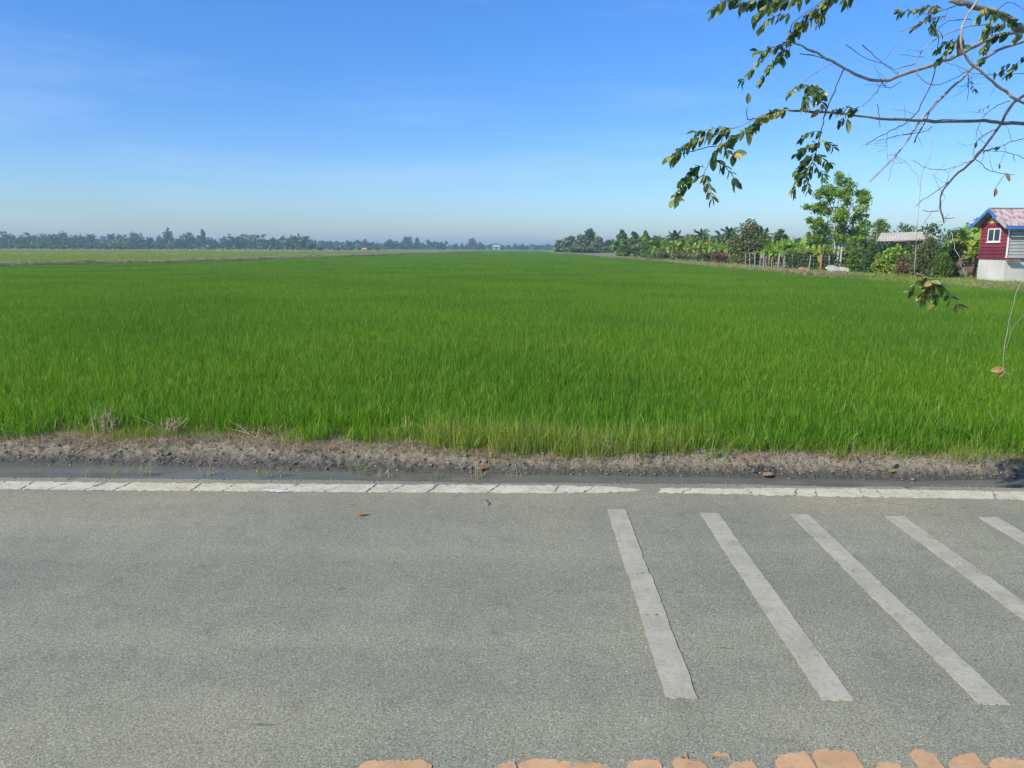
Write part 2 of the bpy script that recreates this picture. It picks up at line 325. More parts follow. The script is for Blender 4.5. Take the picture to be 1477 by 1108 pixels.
for nm, a, b_ in (('road_shoulder', -60, -7), ('road_shoulder', 7, 60)):
    grid(nm, np.linspace(a, b_, 60), np.linspace(5.395, 5.70, 8), shoulder_z, M['asphalt'], kind='structure')
grid('near_verge', np.linspace(-60, 60, 60), np.linspace(-30, -1.2, 40), lambda X, Y: -.02 - .25 * np.clip((-1.2 - Y) / 4, 0, 1), M['verge'], kind='structure')
grid('water', np.linspace(-60, 60, 20), np.array([5.45, 7.4]), lambda X, Y: np.full_like(X, ZW), M['water'], kind='structure')
def bank_z(X, Y):
    yf = f_foot(X); yb = f_back(X); t = np.clip((Y - yf) / np.maximum(yb - yf, .2), -1, 3)
    s = np.clip(t / .55, 0, 1); z = ZW + (ZT - ZW) * (s ** .75)
    z = np.where(t < 0, ZW + np.maximum((Y - yf) * .7, -.2), z)
    bkt = np.clip((Y - yb) / .35, 0, 1); z = z - .05 * bkt ** 1.2
    amp = np.clip(t * 3 + .6, .15, 1) * (1 - .7 * bkt)
    z = z + amp * (.085 * (vnoise(X, Y, 11, 5, 3.2, .62) - .5) + .055 * np.abs(vnoise(X, Y, 12, 3, 24, .7) - .5) * 2 - .014)
    return z
grid('bank', np.arange(-6.2, 6.2, .017), np.arange(6.15, 8.0, .017), bank_z, M['mud'], kind='structure')
for a, b_ in ((-60, -6.2), (6.2, 60)):
    grid('bank', np.arange(a, b_ + .01, .15), np.arange(6.15, 8.0, .06), bank_z, M['mud'], kind='structure')

# clods and gravel on the bank and by the asphalt edge
def rocks(name, pts, sizes, mat, seed, **k):
    rng = np.random.RandomState(seed); t = (1 + 5 ** .5) / 2
    iv = np.array([(-1,t,0),(1,t,0),(-1,-t,0),(1,-t,0),(0,-1,t),(0,1,t),(0,-1,-t),(0,1,-t),(t,0,-1),(t,0,1),(-t,0,-1),(-t,0,1)]) / 1.9
    fi = np.array([(0,11,5),(0,5,1),(0,1,7),(0,7,10),(0,10,11),(1,5,9),(5,11,4),(11,10,2),(10,7,6),(7,1,8),(3,9,4),(3,4,2),(3,2,6),(3,6,8),(3,8,9),(4,9,5),(2,4,11),(6,2,10),(8,6,7),(9,8,1)])
    V = []; Fa = []; 
    for j, (p, s) in enumerate(zip(pts, sizes)):
        a = rng.rand() * 6.28; c, sn = math.cos(a), math.sin(a)
        q = iv * (s * (.6 + .7 * rng.rand(3))) * (1 + .8 * (rng.rand(12, 1) - .5)); q = q @ np.array([[c, sn, 0], [-sn, c, 0], [0, 0, .6]])
        V.append(q + p); Fa.append(fi + 12 * j)
    return link(name, npmesh(name, np.concatenate(V), np.concatenate(Fa)), mat, **k)
rng = np.random.RandomState(3)
n = 6500; X = rng.uniform(-5.6, 5.8, n); yf = f_foot(X); yb = f_back(X); t = rng.beta(1.2, 1.2, n) * 1.15 - .02; Y = yf + t * (yb - yf)
S = .004 + .013 * rng.rand(n) ** 3.5
tag(rocks('clods', np.stack([X, Y, bank_z(X, Y) + S * .1], 1), S, M['clod'], 4), 'loose mud clods strewn over the bank between ditch and rice', 'soil clods', kind='stuff')
n = 1500; X = rng.uniform(-4.6, 4.6, n); Y = 5.50 + .10 * rng.randn(n) * .5; keep = Y < 5.60; X = X[keep]; Y = Y[keep]; S = .003 + .006 * rng.rand(len(X)) ** 2
tag(rocks('gravel', np.stack([X, Y, np.maximum(shoulder_z(X, Y), -.25) + S * .4], 1), S, M['stone'], 6), 'small grey gravel along the broken asphalt edge by the ditch', 'gravel', kind='stuff')

# ------------------------------------------------------------------ road markings
def slab(poly, h, z0=0.001):
    n = len(poly); v = [(x, y, z0) for x, y in poly] + [(x, y, z0 + h) for x, y in poly]
    f = [tuple(range(n, 2 * n))] + [(i, (i + 1) % n, n + (i + 1) % n, n + i) for i in range(n)]
    return v, f
def ragged(a, b_, n, amp, r):
    """points from a to b (exclusive of b), jittered sideways"""
    a = Vector(a); b_ = Vector(b_); d = b_ - a; nrm = Vector((-d.y, d.x)).normalized(); out = []
    for i in range(n):
        t = i / n; out.append(tuple(a + d * t + nrm * (0 if i == 0 else r.gauss(0, amp))))
    return out
r = random.Random(5)
line = empty('edge_line', (0, 0, 0), kind='structure')
x = -9.0; cuts = []
while x < 9:
    cuts.append(x); x += r.choice([.12, .2, .28, .34, .42, .5]) * r.uniform(.8, 1.2)
    if x < .83 < x + .14: x = .83
    elif cuts[-1] < .83 < x: x = .83
    if cuts[-1] == .83: x = .965
def liney(x): return 5.275 + .018 * math.sin(x * .8 + .6) - .004 * abs(x)
for i in range(len(cuts) - 1):
    x0, x1 = cuts[i], cuts[i + 1]; gp = r.uniform(.003, .009)
    if x0 == .83: continue
    hw = .092; sl0 = r.uniform(-.10, .03); sl1 = r.uniform(-.10, .03)
    if i: sl0 = prev_sl if abs(prev_x - x0) < 1e-6 else sl0
    prev_sl, prev_x = sl1, x1
    y0, y1 = liney(x0), liney(x1)
    if x0 > .2 and x1 <= .84: hwT, hwR = hw, max(.02, hw * (1 - (x1 - .25) / .75))
    elif .96 < x0 < 1.8: hwT, hwR = hw * (.55 + .45 * (x0 - 1) / .8), hw * (.6 + .4 * (x0 - 1) / .8)
    else: hwT = hwR = hw
    tl = (x0 + gp - sl0 / 2, y0 + hwT); tr = (x1 - gp - sl1 / 2, y1 + hwR); br = (x1 - gp + sl1 / 2, y1 - hwR * .9); bl = (x0 + gp + sl0 / 2, y0 - hwT * .9)
    L = max(3, int((x1 - x0) / .03))
    poly = ragged(bl, br, L, .006, r) + ragged(br, tr, 8, .006, r) + ragged(tr, tl, L, .0085, r) + ragged(tl, bl, 8, .006, r)
    v, f = slab(poly, .0035); link('paint_piece', pmesh('paint_piece', v, f), M['cream'], line)
# the white splash beside the line
c = G(398, 709); poly = [(c.x + (.11 + r.uniform(-.06, .04)) * math.cos(a), c.y + (.034 + r.uniform(-.02, .012)) * math.sin(a)) for a in np.linspace(0, 6.283, 26)[:-1]]
v, f = slab(poly, .002, .0055); tag(link('paint_splash', pmesh('paint_splash', v, f), M['splash']), 'white splash of dried paint touching the cream edge line', 'paint splash')

names = ['leftmost worn white rumble bar on the road, cracked across in two places', 'second rumble bar from the left, running down to the bottom of the lane',
         'third rumble bar from the left, with a break halfway along', 'fourth rumble bar from the left, cut off by the picture edge', 'rightmost rumble bar, only its far tip in view']
ends = [(.55, .67), (1.145, 1.265), (1.735, 1.85), (2.335, 2.455), (2.93, 3.05)]
tops = [4.87, 4.82, 4.82, 4.80, 4.80]
for i, (x0, x1) in enumerate(ends):
    yt = tops[i] if i < 5 else 4.8; yb = 2.70 + r.uniform(-.008, .008)
    bar = empty('rumble_bar', ((x0 + x1) / 2, 0, 0), label=names[i], cat='road marking', group='rumble bars across the lane')
    brk = [yb, yb + r.uniform(.5, .75), yb + r.uniform(1.1, 1.35), yb + r.uniform(1.55, 1.8), yt]; w = (x1 - x0) / 2
    for k in range(4):
        a, b_ = brk[k], brk[k + 1]; sh = r.uniform(-.004, .004); g0 = .0 if k == 0 else r.uniform(.002, .005); sl = r.uniform(-.02, .02)
        poly = ragged((-w + sh, a + g0), (w + sh, a + g0 + sl * 0), 10, .003, r) + ragged((w + sh, a + g0), (w + sh, b_ - g0), 14, .0016, r) + ragged((w + sh, b_ - g0), (-w + sh, b_ - g0), 10, .003, r) + ragged((-w + sh, b_ - g0), (-w + sh, a + g0), 14, .0016, r)
        v, f = slab(poly, .0045); link('paint_piece', pmesh('paint_piece', v, f), M['greypaint'], bar)
cl = empty('centre_line', (0, 0, 0), kind='structure')
def blob_patch(x0, x1, top, flat=False):
    n_ = max(8, int((x1 - x0) / 4)); out = []; sk = 0 if flat else r.choice((-8, -4, 3, 7, 10))
    for i in range(n_ + 1):
        t_ = i / n_; e = 1 - abs(2 * t_ - 1) ** 7; px = x0 + (x1 - x0) * t_
        out.append(tuple(G(px, top + (1 - e) * 9 + r.uniform(-1.8, 1.8) * (0 if i in (0, n_) else 1) + sk * (t_ - .5))[:2]))
    if flat: out += [tuple(G(x0 + (x1 - x0) * t_, top + 5 + r.uniform(-.5, .5))[:2]) for t_ in (.9, .5, .1)]
    else: out += [(out[-1][0] + .0, 2.24), (out[0][0], 2.24)]
    v, f = slab(out[::-1], .0035); link('paint_patch', pmesh('paint_patch', v, f), M['orange'], cl)
for a in [(517, 623, 1098), (715, 745, 1101), (748, 885, 1099), (904, 954, 1097), (970, 1022, 1097), (1027, 1054, 1087, True), (1049, 1092, 1101), (985, 992, 1087, True),
          (1118, 1168, 1088), (1171, 1238, 1084), (1263, 1303, 1102), (1312, 1354, 1085), (1368, 1411, 1090), (1426, 1500, 1096), (1510, 1580, 1094), (330, 380, 1112), (120, 200, 1115)]:
    blob_patch(*a)

# ------------------------------------------------------------------ rice and other blades
def blades(n, size, h, hs_, w, rs, lean=.25, clump=0, bendy=.5):
    g = np.random.RandomState(rs)
    if clump:
        cc = g.uniform(-size / 2, size / 2, (clump, 2)); b0 = cc[g.randint(0, clump, n)] + g.randn(n, 2) * .035
        b0 = (b0 + size / 2) % size - size / 2
    else: b0 = g.uniform(-size / 2, size / 2, (n, 2))
    H = np.clip(h + hs_ * g.randn(n), h * .4, h * 1.5); az = g.rand(n) * 6.283; ln = lean * np.abs(g.randn(n)) * H
    d = np.stack([np.cos(az), np.sin(az)], 1); fa = g.rand(n) * 6.283; sd = np.stack([np.cos(fa), np.sin(fa)], 1) * w / 2
    W = w * (.7 + .6 * g.rand(n)); sd = sd * (W / w)[:, None]
    V = np.zeros((n, 7, 3), dtype=np.float32); T = [0, .4, .75, 1.0]; WW = [.8, 1.0, .75]
    for i, t_ in enumerate(T):
        c = b0 + d * (ln * (t_ * (1 - bendy) + bendy * t_ ** 2.2))[:, None]; z = H * (t_ - bendy * .35 * (t_ ** 3) * np.minimum(1, ln / H * 1.5))
        if i < 3:
            V[:, 2 * i, :2] = c - sd * WW[i]; V[:, 2 * i + 1, :2] = c + sd * WW[i]; V[:, 2 * i, 2] = z; V[:, 2 * i + 1, 2] = z
        else: V[:, 6, :2] = c; V[:, 6, 2] = z
    k = np.arange(n)[:, None] * 7
    Q = np.concatenate([k + np.array([[0, 1, 3]]), k + np.array([[0, 3, 2]]), k + np.array([[2, 3, 5]]), k + np.array([[2, 5, 4]]), k + np.array([[4, 5, 6]])], 0)
    rnd = np.repeat(g.rand(n), 7)
    return V.reshape(-1, 3), Q, rnd
def tile_collection(name, specs):
    c = bpy.data.collections.new(name)
    for i, sp in enumerate(specs):
        V, Q, rn = blades(**sp); me = npmesh('%s_%02d' % (name, i), V, Q, rn); c.objects.link(bpy.data.objects.new('%s_%02d' % (name, i), me))
    return c
def scatter(name, coll, pts, idx, rot, scl, mat, **k):
    me = bpy.data.meshes.new(name); me.vertices.add(len(pts)); me.vertices.foreach_set('co', np.asarray(pts, dtype=np.float32).ravel())
    a = me.attributes.new('idx', 'INT', 'POINT'); a.data.foreach_set('value', np.asarray(idx, dtype=np.int32))
    a = me.attributes.new('rot', 'FLOAT_VECTOR', 'POINT'); a.data.foreach_set('vector', np.asarray(rot, dtype=np.float32).ravel())
    a = me.attributes.new('scl', 'FLOAT_VECTOR', 'POINT'); a.data.foreach_set('vector', np.asarray(scl, dtype=np.float32).ravel())
    o = link(name, me, mat, **k)
    ng = bpy.data.node_groups.new(name, 'GeometryNodeTree')
    ng.interface.new_socket('Geometry', in_out='INPUT', socket_type='NodeSocketGeometry'); ng.interface.new_socket('Geometry', in_out='OUTPUT', socket_type='NodeSocketGeometry')
    gi = ng.nodes.new('NodeGroupInput'); go = ng.nodes.new('NodeGroupOutput'); ip = ng.nodes.new('GeometryNodeInstanceOnPoints'); ci = ng.nodes.new('GeometryNodeCollectionInfo')
    ci.inputs['Collection'].default_value = coll; ci.inputs['Separate Children'].default_value = True; ci.inputs['Reset Children'].default_value = True
    def att(nm, ty):
        q = ng.nodes.new('GeometryNodeInputNamedAttribute'); q.data_type = ty; q.inputs['Name'].default_value = nm; return [s for s in q.outputs if s.enabled and s.name == 'Attribute'][0]
    ng.links.new(gi.outputs[0], ip.inputs['Points']); ng.links.new(ci.outputs[0], ip.inputs['Instance']); ip.inputs['Pick Instance'].default_value = True
    ng.links.new(att('idx', 'INT'), ip.inputs['Instance Index']); ng.links.new(att('rot', 'FLOAT_VECTOR'), ip.inputs['Rotation']); ng.links.new(att('scl', 'FLOAT_VECTOR'), ip.inputs['Scale'])
    sm = ng.nodes.new('GeometryNodeSetMaterial'); sm.inputs['Material'].default_value = mat
    ng.links.new(ip.outputs[0], sm.inputs[0]); ng.links.new(sm.outputs[0], go.inputs[0])
    md = o.modifiers.new('scatter', 'NODES'); md.node_group = ng
    return o
LEFT = np.array([[-44.5, 55.], [-42.9, 62.6], [-40.9, 69], [-37.7, 75], [-35.6, 86.4], [-34.7, 108], [-33.3, 144], [-28.8, 271], [-24, 420]])
LEFT[0] = [-46, 40.]
RIGHT = np.array([[30., 6.], [22.5, 24], [20.5, 30.], [19.6, 36], [19.2, 42], [18.6, 47], [18.2, 63], [18.1, 102], [16.6, 166], [12.5, 300], [8, 420]])
xl = lambda y: np.where(np.asarray(y) < 55, -46 - (55 - np.asarray(y)) * .5, np.interp(y, LEFT[:, 1], LEFT[:, 0]))
xr = lambda y: np.interp(y, RIGHT[:, 1], RIGHT[:, 0])
rice_tiles = tile_collection('rice_tile', [dict(n=2600, size=1.04, h=.225, hs_=.045, w=.0052, rs=20 + i, lean=.30, clump=130) for i in range(6)] +
                             [dict(n=130, size=.27, h=.23, hs_=.055, w=.0056, rs=40 + i, lean=.32, clump=9) for i in range(5)])
pts, idx, rot, scl = [], [], [], []; rg = np.random.RandomState(9)
def cells(y0, y1, s, flat, xmin=None):
    for y in np.arange(y0 + s / 2, y1, s):
        half = min(abs(y) * .74 + 13, 400)
        lo = max(float(xl(y)), -half); hi = min(float(xr(y)), half)
        for x in np.arange(math.floor(lo / s) * s + s / 2, hi, s):
            if x - s / 2 < lo - .3 * s or x + s / 2 > float(xr(y)) + .3 * s: continue
            hz = 0.86 + .3 * float(vnoise(np.array([x]), np.array([y]), 31, 3, .22)[0])
            if y < 10: hz *= .92
            pts.append((x, y, ZF)); idx.append(rg.randint(6)); rot.append((0, 0, math.pi / 2 * rg.randint(4))); scl.append((s * 1.0, s * 1.0, hz))
Y0 = 7.8
cells(Y0, 52, 1.0, 1); cells(52, 140, 2.0, 1); cells(140, 420, 5.0, 1)
for x in np.arange(-18, 19, .25):          # ragged front edge in quarter-metre tufts
    yb = float(f_back(x))
    for y in np.arange(Y0 - .125, yb + .0, -.25):
        e = (y - yb); pts.append((x + rg.uniform(-.05, .05), y + rg.uniform(-.05, .05), ZF + .02)); idx.append(6 + rg.randint(5)); rot.append((0, 0, rg.rand() * 6.28))
        scl.append((1.05, 1.05, (.62 + .28 * rg.rand()) if e < .22 else .85 + .2 * rg.rand()))
tag(scatter('rice_field', rice_tiles, pts, idx, rot, scl, M['rice']), 'bright green young rice plants filling the wide flooded paddy', 'rice', kind='stuff')
# pale rice and grass beyond the bund on the left
pts, idx, rot, scl = [], [], [], []
for y0, y1, s in ((60, 150, 4.0), (150, 420, 9.0)):
    for y in np.arange(y0 + s / 2, y1, s):
        lo = -y * .74 - 8; hi = float(xl(y)) - 2.2
        for x in np.arange(hi - s / 2, lo, -s):
            pts.append((x, y, ZF)); idx.append(rg.randint(6)); rot.append((0, 0, math.pi / 2 * rg.randint(4))); scl.append((s, s, .62 + .1 * rg.rand()))
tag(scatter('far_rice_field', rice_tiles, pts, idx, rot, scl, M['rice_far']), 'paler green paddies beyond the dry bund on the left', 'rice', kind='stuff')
pts, idx, rot, scl = [], [], [], []
for y in np.arange(425, 900, 14.0):
    for x in np.arange(-y * .74, 40, 14.0):
        pts.append((x, y, -.3)); idx.append(rg.randint(6)); rot.append((0, 0, math.pi / 2 * rg.randint(4))); scl.append((14, 14, .9))
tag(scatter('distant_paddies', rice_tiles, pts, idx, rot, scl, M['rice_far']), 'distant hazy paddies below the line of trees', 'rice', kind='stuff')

# bunds: low earth ridges with dry grass
def ridge(name, pl, w, h, mat, **k):
    V = []; Fa = []; g = random.Random(len(pl) + int(w * 10)); pl = [Vector((*p, 0)) for p in pl]; rows = []
    for i in range(len(pl) - 1):
        m_ = max(2, int((pl[i + 1] - pl[i]).length / 1.2))
        for j in range(m_): rows.append(pl[i].lerp(pl[i + 1], j / m_))
    rows.append(pl[-1]); prof = [(-1, ZF - .1), (-.6, .55), (-.25, .95), (.2, 1.0), (.6, .5), (1, ZF - .1)]
    for i, p in enumerate(rows):
        d = (rows[min(i + 1, len(rows) - 1)] - rows[max(i - 1, 0)]).normalized(); nn_ = Vector((-d.y, d.x, 0)); s = g.uniform(.8, 1.2)
        for (u, z) in prof:
            q = p + nn_ * (u * w / 2 * s); V.append((q.x + g.gauss(0, .04), q.y, ZF + (z if z < 0 else z * (h - ZF) * s)))
    for i in range(len(rows) - 1):
        for j in range(5): a = i * 6 + j; Fa.append((a, a + 1, a + 7, a + 6))
    return link(name, pmesh(name, V, Fa), mat, smooth=True, **k)
bund_line = [(-75, 20), (-52, 42)] + [tuple(p) for p in LEFT[1:]]
bund_line = [(x - 1.0, y) for x, y in bund_line]
ridge('bund', bund_line, 2.2, .34, M['verge'], kind='structure')
ridge('bund', [(-160, 150), (-100, 160), (-60, 172), (-32, 190)], 2.0, .05, M['verge'], kind='structure')
ridge('bund', [(-300, 330), (-150, 335), (-27, 340)], 3.0, .25, M['verge'], kind='structure')

straw_tiles = tile_collection('straw_tile', [dict(n=60, size=.30, h=.20, hs_=.07, w=.004, rs=60 + i, lean=.75, bendy=.6) for i in range(5)])
grass_tiles = tile_collection('grass_tile', [dict(n=70, size=.34, h=.24, hs_=.07, w=.005, rs=70 + i, lean=.5, bendy=.6) for i in range(5)])
def scat_simple(name, coll, P_, S_, mat, nvar=5, **k):
    n_ = len(P_); g = np.random.RandomState(n_); R_ = np.zeros((n_, 3)); R_[:, 2] = g.rand(n_) * 6.28
    S_ = np.asarray(S_); S_ = np.stack([S_, S_, S_], 1) if S_.ndim == 1 else S_
    return tag(scatter(name, coll, P_, g.randint(0, nvar, n_), R_, S_, mat), **k)
# straw and weeds on the bund
g = np.random.RandomState(77); Pn = []; Sn = []
bl = np.array(bund_line); seg = np.cumsum(np.r_[0, np.hypot(*np.diff(bl, axis=0).T)])
for _ in range(4200):
    s = seg[-1] * g.rand() ** 1.5; x = np.interp(s, seg, bl[:, 0]); y = np.interp(s, seg, bl[:, 1]); Pn.append((x + g.randn() * .6, y, .12)); Sn.append((2.6, 2.6, .6 + 1.0 * g.rand() ** 2))
scat_simple('dry_grass', straw_tiles, Pn, Sn, M['straw'], label='tan dry grass along the low bund on the left', cat='dry grass', kind='stuff')
# straw litter on top of the near bank
Pn = []; Sn = []
for _ in range(1150):
    x = g.uniform(-6.5, 6.5); w_ = .9 if x < .1 else .35
    if g.rand() > w_: continue
    yf = f_foot(x); yb = f_back(x); t_ = g.uniform(.55, 1.12); y = yf + t_ * (yb - yf)
    Pn.append((x, y, float(bank_z(np.array([x]), np.array([y]))[0]) - .01)); s = g.uniform(.25, .6); Sn.append((s * 1.6, s * 1.6, s * .45))
scat_simple('straw_litter', straw_tiles, Pn, Sn, M['straw'], label='flattened dry straw littering the top of the ditch bank', cat='straw', kind='stuff')
Pn = []; Sn = []
for _ in range(1000):                     # yellowish wild grass where the bank meets the rice
    x = g.uniform(-5, 5.5); dens = .25 + .75 * math.exp(-((x - .3) / 1.1) ** 2) + .3 * math.exp(-((x + 1.2) / .5) ** 2)
    if g.rand() > dens: continue
    yb = f_back(x); y = yb + g.uniform(-.10, .28)
    Pn.append((x, y, float(bank_z(np.array([x]), np.array([y]))[0]) - .01)); s = g.uniform(.35, 1.0); Sn.append((s * .8, s * .8, s * (1.1 if abs(x - .4) < 1.3 else .6)))
scat_simple('wild_grass', grass_tiles, Pn, Sn, M['weed'], label='thin yellowish wild grass along the front edge of the rice', cat='grass', kind='stuff')
Pn = []; Sn = []
for _ in range(1900):                     # grass round house and right verge
    if g.rand() < .55: y = g.uniform(30, 46); x = float(xr(y)) + g.uniform(.2, 10)
    else: y = 46 + 100 * g.rand() ** 1.6; x = float(xr(y)) + g.uniform(.4, 3.5)
    Pn.append((x, y, -.06)); Sn.append(g.uniform(.5, 1.15) if y < 46 else g.uniform(.7, 1.5))
scat_simple('verge_grass', grass_tiles, Pn[::2], [(3.4 * s + 1, 3.4 * s + 1, s) for s in Sn[::2]], M['weed'], label='rough green grass on the verge below the red house', cat='grass', kind='stuff')
Pn2 = []; Sn2 = []
for _ in range(1500):
    y = 36 + 190 * g.rand() ** 1.7; x = float(xr(y)) + abs(g.randn()) * .9 + .2
    if y < 45: x += g.uniform(0, 4)
    Pn2.append((x, y, -.03)); s = g.uniform(.4, 1.0) if y < 46 else g.uniform(.7, 1.6); Sn2.append((3.2 * s + .6, 3.2 * s + .6, s))
scat_simple('verge_straw', straw_tiles, Pn2, Sn2, M['straw'], label='dry brown grass along the edge of the rice below the trees', cat='dry grass', kind='stuff')
# the raised right-hand land
def rl(X, Y):
    d = X - xr(Y); return np.where(d < 0, ZF - .12 + 0 * d, ZF + (.24 * np.clip(d / 1.2, 0, 1))) + .10 * (vnoise(X, Y, 21, 4, .6) - .5)
ys_ = np.concatenate([np.arange(8.0, 70, .8), np.arange(70, 160, 3), np.arange(160, 440, 12)])
tt = np.concatenate([np.arange(-.4, 3, .3), np.arange(3, 16, 1.5), np.array([20, 30, 50, 90, 160, 260])])
Yg, Tg = np.meshgrid(ys_, tt, indexing='ij'); Xg = xr(Yg) + Tg; Zg = rl(Xg, Yg); n1, n2 = Yg.shape
i = np.arange(n1 * n2).reshape(n1, n2)
link('right_bank', npmesh('right_bank', np.stack([Xg.ravel(), Yg.ravel(), Zg.ravel()], 1), np.stack([i[:-1, :-1].ravel(), i[:-1, 1:].ravel(), i[1:, 1:].ravel(), i[1:, :-1].ravel()], 1)), M['verge'], smooth=True, kind='structure')

# dry weed clumps standing at the front of the rice, each a thing
def weed(px, py, zb, h, nstem, label, mat='straw', spread=.06, cat='dried weed', name='dry_weed', lean=.3, seed=0, thick=.0025, group='dry weeds by the rice edge'):
    h *= 1.3 if zb == ZT else 1.15; thick *= 1.4; p = G(px, py, zb); q = random.Random(seed or px); m_ = MB(); L = MB()
    for _ in range(nstem):
        a = q.uniform(0, 6.28); b0 = Vector((q.gauss(0, spread), q.gauss(0, spread * .5), 0)); hh = h * q.uniform(.55, 1.1); ln = q.gauss(0, lean) * hh
        pts_ = [b0 + Vector((ln * t_ ** 1.6 * math.cos(a), ln * t_ ** 1.6 * math.sin(a) * .6, hh * t_)) for t_ in (0, .35, .7, 1)]
        m_.tube(pts_, [thick, thick * .9, thick * .7, thick * .3], 4)
        for _k in range(3):
            t_ = q.uniform(.3, 1); c_ = b0 + Vector((ln * t_ ** 1.6 * math.cos(a), ln * t_ ** 1.6 * math.sin(a) * .6, hh * t_)); d_ = Vector((q.gauss(0, 1), q.gauss(0, .5), q.uniform(-1.2, .3))).normalized() * q.uniform(.03, .09)
            sd_ = Vector((0, 0, 1)).cross(d_).normalized() * .004
            L.add([c_ - sd_, c_ + d_ * .6 - sd_, c_ + d_, c_ + d_ * .6 + sd_], [(0, 1, 2, 3)])
    o = empty(name, p, label=label, cat=cat, group=group); m_.build('stem', M[{'straw': 'stemtan', 'leafbrown': 'stembrown', 'weed': 'stemgreen'}[mat]], o, kind='stuff')
    me = L.mesh('leaves'); a_ = me.attributes.new('rnd', 'FLOAT', 'POINT'); a_.data.foreach_set('value', [q.random() for _ in me.vertices]); link('leaves', me, M[mat], o, kind='stuff')
weed(155, 628, ZT, .22, 26, 'dense brown clump of dried weed at the left of the rice edge')
weed(105, 624, ZT, .14, 8, 'thin dried weed just left of the dense brown clump', seed=8)
weed(245, 630, ZT, .15, 30, 'tangled low heap of dry stalks at the left rice edge', lean=.9)
weed(587, 634, ZT, .17, 7, 'narrow upright bundle of pale dry stalks at the rice edge', spread=.02, lean=.15, thick=.004)
weed(628, 628, ZT, .20, 12, 'reddish brown dried weed standing in front of the rice', mat='leafbrown', spread=.05)
weed(795, 634, ZT, .20, 5, 'slender dried seed stalk standing before the rice centre', mat='leafbrown', spread=.02)
weed(880, 655, ZT, .15, 9, 'bent pale straws leaning over the bank right of centre', lean=1.1, spread=.05, thick=.003)
weed(370, 628, ZT, .10, 26, 'brown tuft of matted stalks on the crest of the bank', lean=1.3, spread=.12)
weed(1085, 668, ZT, .07, 14, 'small reddish weed on the bank above the third rumble bar', mat='leafbrown', spread=.05, lean=.8)
weed(1030, 660, ZT, .07, 12, 'small green weed on the bank near the gap in the line', mat='weed', spread=.05, lean=.8, name='green_weed', cat='weed')
for k_, (px, py, hh, nn_) in enumerate([(125, 688, .09, 3), (175, 686, .12, 4), (215, 686, .16, 5), (300, 686, .13, 6), (375, 690, .12, 6), (398, 688, .15, 5), (515, 685, .12, 7), (555, 688, .10, 4), (635, 690, .07, 5), (690, 690, .12, 5), (740, 688, .11, 4)]):
    weed(px, py, ZW, hh, nn_, 'thin grass sprigs rising from the ditch water at the edge of the road', mat='weed' if k_ in (1, 4, 6, 8) else 'straw', spread=.035, name='water_sprig', cat='grass sprig', lean=.35, group='sprigs in the ditch water', thick=.0016)

# ------------------------------------------------------------------ leaves, trees, palms, bananas
def leaf_cloud(centres, sizes, g, up=.35, aspect=.5, droop=None):
    n_ = len(centres); nrm = g.randn(n_, 3); nrm[:, 2] = np.abs(nrm[:, 2]) + up; nrm /= np.linalg.norm(nrm, axis=1)[:, None]
    a = g.randn(n_, 3)
    if droop: a[:, 2] -= droop
    a -= nrm * (a * nrm).sum(1)[:, None]; a /= np.linalg.norm(a, axis=1)[:, None]; b_ = np.cross(nrm, a)
    s = sizes[:, None]; c = centres
    V = np.stack([c - a * s, c + b_ * s * aspect + nrm * s * .1, c + a * s, c - b_ * s * aspect + nrm * s * .1], 1).reshape(-1, 3)
    return V, np.arange(4 * n_).reshape(-1, 4)
def crown_points(blobs, n_, g, sub=9, tight=.30):
    vol = np.array([b_[3] * b_[4] * b_[5] for b_ in blobs]) ** .75; vol /= vol.sum(); out = []
    for b_, w_ in zip(blobs, vol):
        k = int(n_ * w_) + 1; cc = g.randn(sub, 3); cc /= np.linalg.norm(cc, axis=1)[:, None]; cc *= (.45 + .5 * g.rand(sub, 1))
        p = cc[g.randint(0, sub, k)] + g.randn(k, 3) * tight; nn_ = np.linalg.norm(p, axis=1); p[nn_ > 1.25] *= .7
        out.append(p * np.array(b_[3:6]) + np.array(b_[:3]))
    return np.concatenate(out)
